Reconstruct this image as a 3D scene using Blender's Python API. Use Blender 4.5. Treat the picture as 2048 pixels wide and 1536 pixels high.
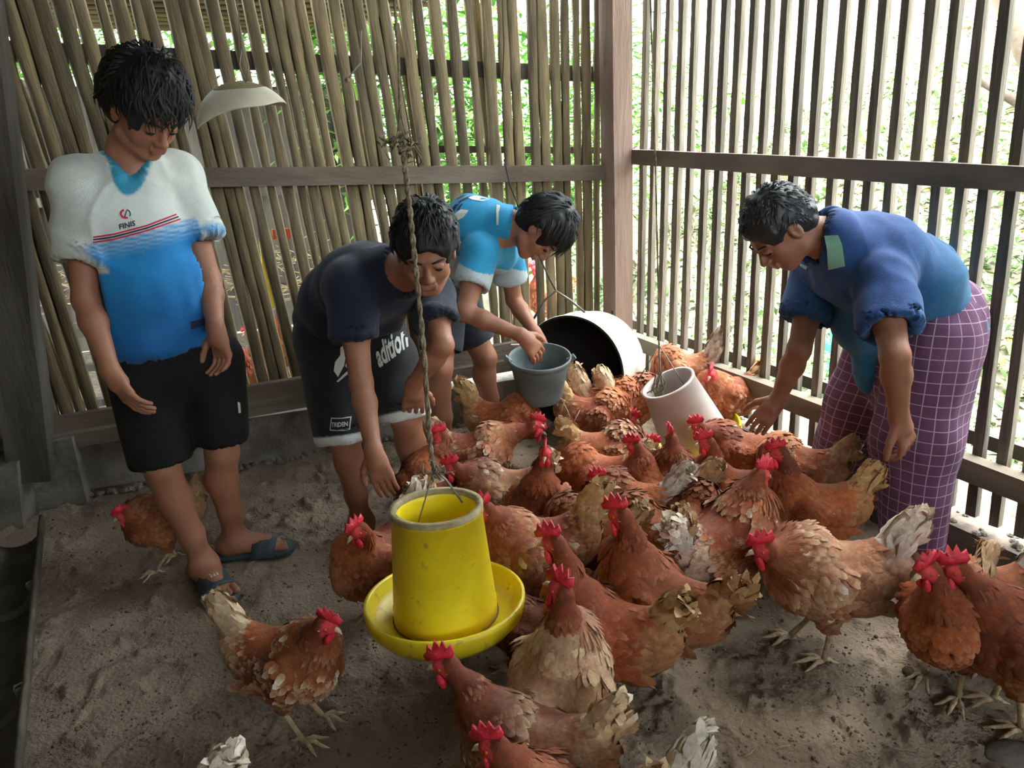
import bpy, math, random
import numpy as np
from mathutils import Vector, Matrix
random.seed(7); rng = np.random.default_rng(11)
for o in list(bpy.data.objects): bpy.data.objects.remove(o)
SC = bpy.context.scene; COL = SC.collection
A = lambda *v: np.array(v, float)
def nz(v): v = np.array(v, float); return v/np.linalg.norm(v)

# ---------------------------------------------------------------- camera, sky, sun, exposure
F = 1450.0; TH = math.radians(19.3); RO = math.radians(-1.0); CH = 1.45
_f = A(0, math.cos(TH), -math.sin(TH)); _u = A(0, math.sin(TH), math.cos(TH)); _r = A(1, 0, 0)
_R = math.cos(RO)*_r + math.sin(RO)*_u; _U = -math.sin(RO)*_r + math.cos(RO)*_u
cam = bpy.data.cameras.new('camera'); cam.sensor_width = 36; cam.lens = 36*F/2048; cam.clip_start = .02
co = bpy.data.objects.new('camera', cam); COL.objects.link(co); SC.camera = co
co.matrix_world = Matrix(((_R[0], _U[0], -_f[0], 0), (_R[1], _U[1], -_f[1], 0), (_R[2], _U[2], -_f[2], CH), (0, 0, 0, 1)))
W = bpy.data.worlds.new('world'); SC.world = W; W.use_nodes = True
bg = W.node_tree.nodes['Background']; bg.inputs[0].default_value = (.86, .95, 1.0, 1); bg.inputs[1].default_value = 9.0
sun = bpy.data.lights.new('sun', 'SUN'); sun.energy = 5.0; sun.angle = math.radians(30); sun.color = (1, .97, .9)
so = bpy.data.objects.new('sun', sun); COL.objects.link(so)
so.rotation_euler = Vector((.35, .35, 1.5)).to_track_quat('Z', 'Y').to_euler()
SC.view_settings.view_transform = 'Standard'; SC.view_settings.look = 'None'
SC.view_settings.gamma = 1; SC.view_settings.use_curve_mapping = False
SC.view_settings.exposure = 1.1

# ---------------------------------------------------------------- where things stand
O = A(0, 0, CH)
def ray(x, y): return _f + _R*(x-1024)/F - _U*(y-768)/F
def FL(x, y, z=0): d = ray(x, y); return O + d*((z-CH)/d[2])          # at height z
def PY(x, y, Y): d = ray(x, y); return O + d*(Y/d[1])                 # at distance Y
def near(x, y, p): d = nz(ray(x, y)); return O + d*float(np.dot(A(*p)-O, d))
C0 = FL(1235, 787)
DB = nz((FL(620, 905)-C0)); DR = nz(FL(2048, 1193)-C0)
NB = A(-DB[1], DB[0], 0); NB = NB if NB[1] > 0 else -NB
NR = A(-DR[1], DR[0], 0); NR = NR if NR[0] > 0 else -NR
def PW(x, y, n, off=0):                                               # on a wall plane
    d = ray(x, y); c = C0+n*off; return O + d*(float(np.dot(c-O, n))/float(np.dot(d, n)))
WB = lambda x, y, off=0: PW(x, y, NB, off)
WR = lambda x, y, off=0: PW(x, y, NR, off)

# ---------------------------------------------------------------- objects
def tag(o, label=None, cat=None, group=None, kind=None):
    if label: o['label'] = label
    if cat: o['category'] = cat
    if group: o['group'] = group
    if kind: o['kind'] = kind
    return o
def empty(name, loc=(0, 0, 0)):
    o = bpy.data.objects.new(name, None); o.empty_display_size = .05; COL.objects.link(o); o.location = loc; return o
def link(name, me, parent=None, mat=None):
    if mat is not None and not me.materials: me.materials.append(mat)
    o = bpy.data.objects.new(name, me); COL.objects.link(o)
    if parent is not None:
        o.parent = parent; o.matrix_parent_inverse = Matrix.Translation(parent_loc(parent)).inverted()
    return o
def parent_loc(p):
    return p.location if p.parent is None else Vector((0, 0, 0))
def mesh(name, V, Fc, smooth=True, col=None):
    me = bpy.data.meshes.new(name)
    me.from_pydata([tuple(v) for v in V], [], [tuple(f) for f in Fc]) if not isinstance(Fc, np.ndarray) else fastmesh(me, V, Fc)
    if smooth: me.shade_smooth()
    if col is not None: setcol(me, col)
    return me
def fastmesh(me, V, Q):
    n = Q.shape[1]; me.vertices.add(len(V)); me.vertices.foreach_set('co', np.asarray(V, np.float32).ravel())
    me.loops.add(Q.size); me.loops.foreach_set('vertex_index', Q.astype(np.int32).ravel())
    me.polygons.add(len(Q)); me.polygons.foreach_set('loop_start', np.arange(0, Q.size, n, dtype=np.int32))
    me.update(calc_edges=True)
def setcol(me, col):
    a = me.color_attributes.new('Col', 'FLOAT_COLOR', 'POINT')
    c = np.ones((len(me.vertices), 4), np.float32); c[:, :3] = col; a.data.foreach_set('color', c.ravel())
class MB:
    def __init__(s): s.v = []; s.f = []; s.c = []
    def add(s, V, Fc, col=None):
        n = len(s.v); s.v += [tuple(float(q) for q in v) for v in V]; s.f += [tuple(i+n for i in f) for f in Fc]
        if col is not None: s.c += [tuple(col)]*len(V)
        return s
    def beam(s, a, b, w, h, up=(0, 0, 1), bow=0, segs=1, jit=0, col=None):   # w across, h along up
        a = A(*a); b = A(*b); t = nz(b-a); sd = nz(np.cross(t, A(*up))); u = np.cross(sd, t); V = []; Fc = []
        for i in range(segs+1):
            k = i/segs; c = a+(b-a)*k + u*bow*math.sin(math.pi*k)
            ww = w*(1+jit*random.uniform(-1, 1)); hh = h*(1+jit*random.uniform(-1, 1)); c = c+sd*jit*w*.3*random.uniform(-1, 1)
            for x, y in ((-.5, -.5), (.5, -.5), (.5, .5), (-.5, .5)): V.append(c+sd*x*ww+u*y*hh)
        for i in range(segs):
            for j in range(4): Fc.append((i*4+j, i*4+(j+1) % 4, i*4+4+(j+1) % 4, i*4+4+j))
        Fc += [(3, 2, 1, 0), tuple(segs*4+j for j in range(4))]; s.add(V, Fc, col); return s
    def tube(s, P, R, n=6, cap=True, col=None, flat=1.0, wide=None):
        P = [A(*p) for p in P]; R = [R]*len(P) if np.isscalar(R) else R; V = []; Fc = []
        u = None
        for i, p in enumerate(P):
            t = nz(P[min(i+1, len(P)-1)]-P[max(i-1, 0)])
            if u is None: u = nz(np.cross(t, A(.31, .2, .93) if abs(t[2]) < .9 else A(1, .1, 0)) if wide is None else np.cross(np.cross(t, A(*wide)), t))
            u = nz(u-t*np.dot(u, t)); w = np.cross(t, u)
            for j in range(n): a = 2*math.pi*j/n; V.append(p+(u*math.cos(a)+w*math.sin(a)*flat)*R[i])
        for i in range(len(P)-1):
            for j in range(n): Fc.append((i*n+j, i*n+(j+1) % n, i*n+n+(j+1) % n, i*n+n+j))
        if cap: Fc += [tuple(range(n-1, -1, -1)), tuple((len(P)-1)*n+j for j in range(n))]
        s.add(V, Fc, col); return s
    def lathe(s, c, prof, n=40, ax=(0, 0, 1), col=None):               # prof: (radius, height) along ax
        ax = nz(ax); u = nz(np.cross(ax, A(0, 1, .01) if abs(ax[1]) < .9 else A(1, 0, 0))); w = np.cross(ax, u); V = []; Fc = []
        for r_, h_ in prof:
            for j in range(n): a = 2*math.pi*j/n; V.append(A(*c)+ax*h_+(u*math.cos(a)+w*math.sin(a))*r_)
        for i in range(len(prof)-1):
            for j in range(n): Fc.append((i*n+j, i*n+(j+1) % n, i*n+n+(j+1) % n, i*n+n+j))
        s.add(V, Fc, col); return s
    def build(s, name, mat, parent=None, smooth=False):
        me = mesh(name, s.v, s.f, smooth, s.c if s.c else None); return link(name, me, parent, mat)

# ---------------------------------------------------------------- materials
def mat(name, col, rough=.75, col2=None, scale=8, bump=0, bscale=40, attr=False, stretch=(1, 1, 1), metal=0, sheen=0, spots=None, detail=6, inst=False):
    m = bpy.data.materials.new(name); m.use_nodes = True; N = m.node_tree.nodes; L = m.node_tree.links; b = N['Principled BSDF']
    b.inputs['Roughness'].default_value = rough; b.inputs['Metallic'].default_value = metal
    if sheen: b.inputs['Sheen Weight'].default_value = sheen
    b.inputs['Base Color'].default_value = (*col, 1)
    tc = N.new('ShaderNodeTexCoord'); mp = N.new('ShaderNodeMapping'); mp.inputs['Scale'].default_value = stretch
    L.new(tc.outputs['Object'], mp.inputs[0]); out = None; src = tc.outputs['Object']
    if inst:                                                           # alike pieces share a mesh: vary the grain per piece
        oi = N.new('ShaderNodeObjectInfo'); ml = N.new('ShaderNodeMath'); ml.operation = 'MULTIPLY'; ml.inputs[1].default_value = 90; L.new(oi.outputs['Random'], ml.inputs[0])
        va = N.new('ShaderNodeVectorMath'); va.operation = 'ADD'; L.new(tc.outputs['Object'], va.inputs[0]); L.new(ml.outputs[0], va.inputs[1]); L.new(va.outputs[0], mp.inputs[0])
    if attr:
        at = N.new('ShaderNodeVertexColor'); at.layer_name = 'Col'; out = at.outputs[0]
    if col2 is not None:
        t = N.new('ShaderNodeTexNoise'); t.inputs['Scale'].default_value = scale; t.inputs['Detail'].default_value = detail
        L.new(mp.outputs[0], t.inputs[0]); r = N.new('ShaderNodeValToRGB'); r.color_ramp.elements[0].position = .35; r.color_ramp.elements[1].position = .65
        r.color_ramp.elements[0].color = (*col, 1); r.color_ramp.elements[1].color = (*col2, 1); L.new(t.outputs[0], r.inputs[0])
        if out is not None:
            mx = N.new('ShaderNodeMix'); mx.data_type = 'RGBA'; mx.blend_type = 'MULTIPLY'; mx.inputs[0].default_value = 1
            L.new(out, mx.inputs[6]); L.new(r.outputs[0], mx.inputs[7]); out = mx.outputs[2]
        else: out = r.outputs[0]
    if spots:
        sc_, thr, sc = spots
        t = N.new('ShaderNodeTexNoise'); t.inputs['Scale'].default_value = sc_; t.inputs['Detail'].default_value = 5; L.new(tc.outputs['Object'], t.inputs[0])
        r = N.new('ShaderNodeMapRange'); r.inputs[1].default_value = thr; r.inputs[2].default_value = thr+.1; L.new(t.outputs[0], r.inputs[0])
        mx = N.new('ShaderNodeMix'); mx.data_type = 'RGBA'; L.new(r.outputs[0], mx.inputs[0])
        if out is not None: L.new(out, mx.inputs[6])
        else: mx.inputs[6].default_value = (*col, 1)
        mx.inputs[7].default_value = (*sc, 1); out = mx.outputs[2]
    if inst:
        mr = N.new('ShaderNodeMapRange'); mr.inputs[3].default_value = .6; mr.inputs[4].default_value = 1.25; L.new(oi.outputs['Random'], mr.inputs[0])
        hs = N.new('ShaderNodeHueSaturation'); L.new(mr.outputs[0], hs.inputs['Value']); L.new(out, hs.inputs['Color']); out = hs.outputs[0]
    if out is not None: L.new(out, b.inputs['Base Color'])
    if bump:
        t = N.new('ShaderNodeTexNoise'); t.inputs['Scale'].default_value = bscale; t.inputs['Detail'].default_value = 8; L.new(mp.outputs[0], t.inputs[0])
        bp = N.new('ShaderNodeBump'); bp.inputs['Strength'].default_value = bump; bp.inputs['Distance'].default_value = .01
        L.new(t.outputs[0], bp.inputs['Height']); L.new(bp.outputs[0], b.inputs['Normal'])
    return m
def s2l(*c): return tuple(((v/255)/12.92 if v/255 <= .04045 else ((v/255+.055)/1.055)**2.4) for v in c)
M = dict(
 bamboo=mat('bamboo_slat', s2l(140, 122, 88), .7, s2l(98, 84, 58), 1.6, .5, 6, stretch=(1, 1, 6), inst=True),
 batten=mat('batten_wood', s2l(120, 110, 94), .85, s2l(88, 80, 66), 1.6, .6, 6, stretch=(1, 1, 6), inst=True),
 rail=mat('rail_wood', s2l(128, 112, 98), .8, s2l(92, 78, 64), 6, .6, 50, stretch=(.3, .3, 1)),
 post=mat('post_wood', s2l(178, 150, 136), .8, s2l(146, 120, 106), 5, .6, 50, stretch=(1, 1, .15), spots=(6, .66, s2l(120, 96, 82))),
 dark=mat('old_dark_wood', s2l(92, 86, 78), .9, s2l(58, 52, 46), 6, .8, 40, stretch=(1, 1, .2)),
 concrete=mat('concrete', s2l(132, 126, 116), .95, s2l(96, 90, 80), 7, .6, 60, spots=(4, .6, s2l(84, 70, 56))),
 curb=mat('stained_concrete', s2l(112, 98, 86), .95, s2l(84, 72, 62), 7, .6, 60),
 roof=mat('roof_sheet', s2l(86, 84, 80), .8, s2l(60, 58, 54), 4),
 earth=mat('earth', s2l(158, 141, 122), .97, s2l(112, 95, 78), 2.3, 1.0, 90, spots=(3.5, .6, s2l(92, 78, 64)), detail=9),
 clod=mat('clod', s2l(122, 108, 92), .97, s2l(88, 76, 62), 30, 1, 90),
 straw=mat('straw', s2l(178, 160, 122), .8, s2l(140, 120, 88), 20),
 yellow=mat('yellow_plastic', s2l(240, 218, 34), .4, s2l(222, 194, 34), 7, .05, 60, spots=(34, .63, s2l(186, 160, 60))),
 rim=mat('dusty_rim', s2l(172, 156, 118), .8, s2l(140, 122, 84), 30, .4, 80),
 feed=mat('poultry_feed', s2l(150, 118, 72), .95, s2l(110, 82, 48), 60, 1, 150),
 cream=mat('cream_plastic', s2l(214, 208, 188), .5, s2l(186, 176, 148), 6, .1, 30),
 dirtcream=mat('dirty_plastic', s2l(150, 132, 92), .8, s2l(112, 94, 62), 9, .3, 30),
 white=mat('white_plastic', s2l(206, 196, 190), .5, s2l(180, 168, 162), 5, .1, 30),
 drum=mat('drum_outside', s2l(226, 222, 212), .6, s2l(196, 190, 176), 4, .2, 30),
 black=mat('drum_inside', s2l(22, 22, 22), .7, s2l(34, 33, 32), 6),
 bucket=mat('bucket_rubber', s2l(110, 122, 122), .6, s2l(84, 96, 96), 8, .2, 40),
 rope=mat('rope_fibre', s2l(150, 138, 112), .9, s2l(112, 98, 76), 60, .6, 200),
 wire=mat('steel_wire', s2l(140, 136, 128), .5, metal=.6),
 cord=mat('dark_cord', s2l(70, 62, 54), .9),
 skin=mat('skin', (1, 1, 1), .55, (.9, .88, .86), 12, .12, 180, attr=True),
 hair=mat('black_hair', s2l(9, 8, 9), .62),
 hairg=mat('greying_hair', s2l(38, 38, 42), .5),
 eye=mat('eye', s2l(30, 20, 16), .15),
 cloth=mat('cloth', (1, 1, 1), .85, (.92, .92, .92), 30, .25, 300, attr=True, sheen=.1),
 black_cloth=mat('black_cloth', s2l(13, 13, 17), .9, s2l(9, 9, 12), 20, .2, 300),
 print_=mat('white_print', s2l(206, 204, 196), .8),
 red_print=mat('red_print', s2l(190, 30, 70), .8),
 navy_print=mat('navy_print', s2l(36, 40, 70), .8),
 slide=mat('slide_rubber', s2l(62, 78, 84), .6, s2l(50, 64, 70), 15),
 plume=mat('plumage', (1, 1, 1), .8, (.72, .66, .6), 60, .2, 160, attr=True),
 comb=mat('red_comb', s2l(232, 52, 72), .45, s2l(206, 34, 52), 60, .4, 150),
 beak=mat('beak_horn', s2l(206, 186, 150), .5),
 shank=mat('scaly_leg', s2l(212, 190, 156), .6, s2l(176, 150, 116), 60, .5, 200),
 hen_eye=mat('hen_eye', s2l(190, 90, 20), .2),
 leaf=mat('leaf', (1, 1, 1), .6, (.8, .85, .7), 3, attr=True),
 bank=mat('bank_soil', s2l(164, 150, 130), .95, s2l(138, 128, 106), 2.5, 1, 30),
 teal=mat('teal_plastic', s2l(96, 214, 218), .4),
 bark=mat('bark', s2l(120, 104, 88), .95, s2l(84, 70, 58), 6, 1, 20),
)

# ---------------------------------------------------------------- signed distance fields -> one smooth mesh
class SDF:
    def __init__(s, lo, hi, h):
        s.lo = A(*lo); s.h = h; s.n = np.ceil((A(*hi)-s.lo)/h).astype(int)+1; s.g = np.full(s.n, 9., np.float32)
    def _reg(s, lo, hi):
        a = np.clip(np.floor((lo-s.lo)/s.h).astype(int), 0, s.n); b = np.clip(np.ceil((hi-s.lo)/s.h).astype(int)+1, 0, s.n)
        if (b <= a).any(): return None, None
        ax = [(s.lo[i]+np.arange(a[i], b[i])*s.h).astype(np.float32) for i in range(3)]
        return (slice(a[0], b[0]), slice(a[1], b[1]), slice(a[2], b[2])), ax
    def _mix(s, sl, d, k, sub):
        g = s.g[sl]
        if sub:
            d = -d
            if k <= 0: s.g[sl] = np.maximum(g, d)
            else: hh = np.maximum(k-np.abs(g-d), 0)/k; s.g[sl] = np.maximum(g, d)+hh*hh*k*.25
        else:
            if k <= 0: s.g[sl] = np.minimum(g, d)
            else: hh = np.maximum(k-np.abs(g-d), 0)/k; s.g[sl] = np.minimum(g, d)-hh*hh*k*.25
    def cone(s, a, b, ra, rb, k=.02, wide=None, ratio=1., sub=False, inf=0, clip=()):
        a = A(*a); b = A(*b); ra += inf; rb += inf; m = max(ra, rb)*max(ratio, 1)+k+2*s.h
        sl, ax = s._reg(np.minimum(a, b)-m, np.maximum(a, b)+m)
        if sl is None: return s
        X, Y, Z = np.meshgrid(*ax, indexing='ij', sparse=True); ba = b-a; L2 = float(ba@ba)+1e-9
        px, py, pz = X-a[0], Y-a[1], Z-a[2]
        t = np.clip((px*ba[0]+py*ba[1]+pz*ba[2])/L2, 0, 1)
        qx, qy, qz = px-t*ba[0], py-t*ba[1], pz-t*ba[2]
        q2 = qx*qx+qy*qy+qz*qz
        if wide is not None:
            w = nz(wide); c = qx*w[0]+qy*w[1]+qz*w[2]; q2 = np.maximum(q2-c*c*(1-1/ratio**2), 0)
        d = np.sqrt(q2)-(ra+t*(rb-ra))
        for p_, n_ in clip: d = np.maximum(d, (X-p_[0])*n_[0]+(Y-p_[1])*n_[1]+(Z-p_[2])*n_[2])
        s._mix(sl, d.astype(np.float32), k, sub); return s
    def ell(s, c, r, R=None, k=.02, sub=False, inf=0):
        c = A(*c); r = A(*r)+inf; m = r.max()+k+2*s.h; sl, ax = s._reg(c-m, c+m)
        if sl is None: return s
        X, Y, Z = np.meshgrid(*ax, indexing='ij', sparse=True); px, py, pz = X-c[0], Y-c[1], Z-c[2]
        R = np.eye(3) if R is None else R
        q = [(px*R[i][0]+py*R[i][1]+pz*R[i][2])/r[i] for i in range(3)]
        k0 = np.sqrt(q[0]**2+q[1]**2+q[2]**2)+1e-6; k1 = np.sqrt((q[0]/r[0])**2+(q[1]/r[1])**2+(q[2]/r[2])**2)+1e-6
        s._mix(sl, (k0*(k0-1)/k1).astype(np.float32), k, sub); return s
    def cut(s, p, n):                                                  # remove what lies on the n side of a plane
        sl = (slice(None),)*3; X, Y, Z = np.meshgrid(*[(s.lo[i]+np.arange(s.n[i])*s.h).astype(np.float32) for i in range(3)], indexing='ij', sparse=True)
        n = nz(n); s.g = np.maximum(s.g, (X-p[0])*n[0]+(Y-p[1])*n[1]+(Z-p[2])*n[2]); return s
    def nets(s):
        g = s.g; occ = g < 0; nx, ny, nz_ = g.shape
        cs = np.zeros((nx-1, ny-1, nz_-1), np.uint8)
        off = [(i, j, k) for i in (0, 1) for j in (0, 1) for k in (0, 1)]
        for i, j, k in off: cs += occ[i:nx-1+i, j:ny-1+j, k:nz_-1+k]
        I = np.argwhere((cs > 0) & (cs < 8)); ids = np.full(cs.shape, -1, np.int32); ids[tuple(I.T)] = np.arange(len(I))
        v = {o: g[I[:, 0]+o[0], I[:, 1]+o[1], I[:, 2]+o[2]] for o in off}
        acc = np.zeros((len(I), 3)); cnt = np.zeros(len(I))
        for a in off:
            for ax in range(3):
                if a[ax] == 0:
                    b = list(a); b[ax] = 1; b = tuple(b); va, vb = v[a], v[b]; m = (va < 0) != (vb < 0)
                    t = np.where(m, va/np.where(m, va-vb, 1), 0); P = np.tile(np.array(a, float), (len(I), 1)); P[:, ax] += t
                    acc[m] += P[m]; cnt[m] += 1
        V = s.lo+(I+acc/cnt[:, None])*s.h; Q = []
        for ax in range(3):
            o1 = [(0, 0, 0), (0, 0, 0), (0, 0, 0)]
            sa = [slice(0, None)]*3; sb = [slice(0, None)]*3; sa[ax] = slice(0, -1); sb[ax] = slice(1, None)
            d = occ[tuple(sa)] != occ[tuple(sb)]; E = np.argwhere(d); b, c = (ax+1) % 3, (ax+2) % 3
            ok = (E[:, b] > 0) & (E[:, c] > 0) & (E[:, b] < cs.shape[b]) & (E[:, c] < cs.shape[c]); E = E[ok]
            q = []
            for db, dc in ((-1, -1), (0, -1), (0, 0), (-1, 0)):
                e = E.copy(); e[:, b] += db; e[:, c] += dc; q.append(ids[tuple(e.T)])
            q = np.stack(q, 1); fl = ~occ[tuple(E.T)]; q[fl] = q[fl][:, ::-1]; Q.append(q)
        return V, np.concatenate(Q)
    def vnormals(s, V):                                                # gradient of the field
        P = (V-s.lo)/s.h; i = np.clip(np.round(P).astype(int), 1, s.n-2); g = s.g
        G = np.stack([g[i[:, 0]+1, i[:, 1], i[:, 2]]-g[i[:, 0]-1, i[:, 1], i[:, 2]], g[i[:, 0], i[:, 1]+1, i[:, 2]]-g[i[:, 0], i[:, 1]-1, i[:, 2]], g[i[:, 0], i[:, 1], i[:, 2]+1]-g[i[:, 0], i[:, 1], i[:, 2]-1]], 1)
        return G/(np.linalg.norm(G, axis=1, keepdims=True)+1e-9)
def noise3(P, seed=0):
    P = np.asarray(P, float)+seed*17.13; i = np.floor(P).astype(np.int64); f = P-i; f = f*f*(3-2*f); r = 0
    for dx in (0, 1):
        for dy in (0, 1):
            for dz in (0, 1):
                h = (i[:, 0]+dx)*374761393+(i[:, 1]+dy)*668265263+(i[:, 2]+dz)*2147483647; h = (h ^ (h >> 13))*1274126177; h = (h ^ (h >> 16)) & 0xffff
                w = (f[:, 0] if dx else 1-f[:, 0])*(f[:, 1] if dy else 1-f[:, 1])*(f[:, 2] if dz else 1-f[:, 2]); r = r+w*(h/65535.)
    return r*2-1
# ---------------------------------------------------------------- the setting
def grid_mesh(name, x0, x1, y0, y1, step, hf, mt, flip=False):
    nx = int((x1-x0)/step)+1; ny = int((y1-y0)/step)+1; X, Y = np.meshgrid(np.linspace(x0, x1, nx), np.linspace(y0, y1, ny), indexing='ij')
    P = np.stack([X.ravel(), Y.ravel(), np.zeros(X.size)], 1); P[:, 2] = hf(P); i = np.arange(nx*ny).reshape(nx, ny)
    Q = np.stack([i[:-1, :-1], i[1:, :-1], i[1:, 1:], i[:-1, 1:]], -1).reshape(-1, 4); me = bpy.data.meshes.new(name); fastmesh(me, P, Q); me.shade_smooth()
    return link(name, me, None, mt)
def floor_h(P):
    q = P*A(1, 1, 0); h = noise3(q*2.1)*.008+noise3(q*9)*.004; cl = noise3(q*1.7, 3)
    r = 0; rt = np.array([[.8, .6, 0], [-.6, .8, 0], [0, 0, 1]]); k = q@rt; w = q+np.stack([noise3(q*14, 6), noise3(q*14, 7), q[:, 0]*0], 1)*.03
    for i, (f, a_) in enumerate(((22, .45), (43, .33), (86, .22))): w = w@rt; r = r+noise3(w*f, i+1)*a_
    return h+np.clip(r-.02, 0, 1)*.030*np.clip(cl*1.6+.85, .30, 1.35)-.005+noise3(k*130, 5)*.0009-np.clip(noise3(k*11, 9)-.35, 0, 1)*.02
fo = grid_mesh('floor', -2.4, 2.0, .7, 4.15, .0085, floor_h, M['earth']); tag(fo, kind='structure')
fo2 = grid_mesh('floor', -3, 2.2, -2.2, .7, .1, lambda P: P[:, 0]*0-.004, M['earth']); tag(fo2, kind='structure')

# slats: a few meshes shared by all of them, unit length along z
def slat_mesh(name, kind, mt, seed):
    random.seed(seed); b = MB(); V = []; Fc = []; n = 14; m = 6
    prof = [(-.5, -.18), (-.36, .25), (0, .42), (.36, .25), (.5, -.18), (0, -.3)] if kind == 'bamboo' else [(-.5, -.5), (-.5, .45), (-.1, .5), (.5, .5), (.5, -.5), (0, -.5)]
    w0 = random.uniform(.9, 1.1); dx = 0; nodes = [random.uniform(.08, .2)+.17*k for k in range(6)]
    for i in range(n+1):
        z = i/n; w = w0*(1+random.uniform(-.1, .1)); dx = dx*.8+random.uniform(-.05, .05); nd = 1+.14*max(0, 1-min(abs(z-q) for q in nodes)*30) if kind == 'bamboo' else 1
        for x, y in prof: V.append((x*w*nd+dx, y*(1+random.uniform(-.1, .1))*nd, z))
    for i in range(n):
        for j in range(m): Fc.append((i*m+j, i*m+m+j, i*m+m+(j+1) % m, i*m+(j+1) % m))
    Fc += [tuple(range(m)), tuple(n*m+m-1-j for j in range(m))]
    me = mesh(name, V, Fc, kind == 'bamboo'); me.materials.append(mt); return me
BS = [slat_mesh('slat', 'bamboo', M['bamboo'], s) for s in range(8)]
RS = [slat_mesh('slat', 'batten', M['batten'], 20+s) for s in range(8)]
def place_slat(me, a, b, w, th, nrm, parent, name='slat'):
    a = A(*a); b = A(*b); z = nz(b-a); y = nz(nrm-z*np.dot(nrm, z)); x = np.cross(y, z); L = np.linalg.norm(b-a)
    o = bpy.data.objects.new(name, me); COL.objects.link(o); o.parent = parent
    m = Matrix(((x[0]*w, y[0]*th, z[0]*L, a[0]), (x[1]*w, y[1]*th, z[1]*L, a[1]), (x[2]*w, y[2]*th, z[2]*L, a[2]), (0, 0, 0, 1)))
    o.matrix_local = m; return o
wall_back = tag(empty('wall_back'), kind='structure'); wall_right = tag(empty('wall_right'), kind='structure')
random.seed(5)
lean = lambda x: float(np.interp(x, [0, 75, 300, 480, 850, 1000, 1190], [.02, .05, .12, .11, .12, .06, .03]))
s = .04; k = 0
while s < 3.35:
    p = C0+DB*s+A(0, 0, .40)+NB*.05; v = p-O; kk = v@_f; px = 1024+F*(v@_R)/kk
    w = random.uniform(.040, .058); ln = lean(px)+random.uniform(-.010, .010); bz = .30
    a = C0+DB*(s-ln*.3)+NB*.05+A(0, 0, bz); b = a+A(0, 0, 2.3)+DB*ln*2.3*.85
    place_slat(BS[k % 8], a, b, w, .022, -NB, wall_back); k += 1
    s += w+random.choice([.002, .005, .009, .013, .022])*(1.6 if px > 880 else 1.0)
# second, thinner layer behind in places
for i in range(16):
    s = random.uniform(.1, 3.1); ln = .1; a = C0+DB*s+NB*.085+A(0, 0, .3); place_slat(BS[i % 8], a, a+A(0, 0, random.uniform(.9, 2.3))+DB*ln*2, random.uniform(.02, .04), .018, -NB, wall_back)
def on_wall(pa, pb, fn, n, off, w, h, name, mt, parent, jit=.04, segs=8):
    MB().beam(fn(*pa, off), fn(*pb, off), w, h, (0, 0, 1), 0, segs, jit).build(name, mt, parent)
on_wall((-160, 362), (1215, 345), WB, NB, .015, .05, .075, 'rail', M['rail'], wall_back)
on_wall((-160, 96), (1215, 150), WB, NB, .10, .05, .07, 'rail', M['dark'], wall_back)
on_wall((850, 298), (1215, 301), WB, NB, .10, .03, .032, 'rail', M['dark'], wall_back)
on_wall((60, 862), (1215, 668), WB, NB, .0, .035, .085, 'plank', M['rail'], wall_back)
on_wall((90, 888), (1215, 695), WB, NB, -.03, .05, .06, 'plank', M['batten'], wall_back)
on_wall((100, 935), (1230, 760), WB, NB, .04, .10, .22, 'concrete_curb', M['concrete'], wall_back, .02)
# rough mortar strip along the foot of the back wall
b = MB(); random.seed(3)
for i in range(260):
    s = random.uniform(.1, 2.7); p = C0+DB*s-NB*random.uniform(-.01, .05)+A(0, 0, .004); r = random.uniform(.008, .022)
    b.lathe(p, [(0, r), (r*.7, r*.6), (r, 0), (0, -.01)], 6, (random.uniform(-.3, .3), random.uniform(-.3, .3), 1))
tag(b.build('mortar_crumbs', M['concrete'], wall_back), kind='stuff')

# right wall: square battens behind two rails on a low curb
xr = [1287, 1308, 1332, 1357, 1381, 1411, 1439, 1467, 1494, 1524, 1556, 1589, 1625, 1668, 1704, 1743, 1786, 1835, 1884, 1932, 1979, 2034, 2090, 2150, 2215]
random.seed(9)
for i in range(24):                                                    # unseen rest of the fence, slats closed up solid to block light
    p = WR(2215-.13*250, 600, .05)*A(1, 1, 0)+DR*(.075*(i+1)); place_slat(RS[i % 8], p+A(0, 0, .17), p+A(0, 0, 2.45), .085, .028, -NR, wall_right); PF = (p+NR*.05)*A(1, 1, 0)-DR*.075*i
for i, x in enumerate(xr):
    sl = -0.02-.00014*(x-1280); y0, y1 = 10, 600
    a = WR(x+sl*(y0-310), y0, .05); b = WR(x+sl*(y1-310), y1, .05); d = (b-a)/(b[2]-a[2])
    lo = a+d*(.17-a[2]); hi = a+d*(2.45-a[2]); w = .034 if i in (7, 17) else random.uniform(.026, .033)
    place_slat(RS[i % 8], lo, hi, w, .028, -NR, wall_right)
on_wall((1240, 312), (2300, 372), WR, NR, .0, .05, .072, 'rail', M['rail'], wall_right)
on_wall((1245, 672), (2330, 1085), WR, NR, .0, .06, .075, 'rail', M['batten'], wall_right)
on_wall((1245, 640), (2330, 1000), WR, NR, .115, .03, .05, 'rail', M['dark'], wall_right)
ca, cb = C0+NR*.05, C0+DR*4.2+NR*.05; z1 = .135
MB().beam(ca+A(0, 0, z1/2), cb+A(0, 0, z1/2), .12, z1, (0, 0, 1), 0, 14, .015).build('concrete_curb', M['curb'], wall_right)
b = MB()
for i in range(120):
    s = random.uniform(.1, 3.5); p = C0+DR*s+NR*random.uniform(.0, .1)+A(0, 0, z1+.003); r = random.uniform(.006, .02)
    b.lathe(p, [(0, r*.7), (r*.7, r*.4), (r, 0), (0, -.01)], 6)
tag(b.build('mortar_crumbs', M['concrete'], wall_right), kind='stuff')
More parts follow.
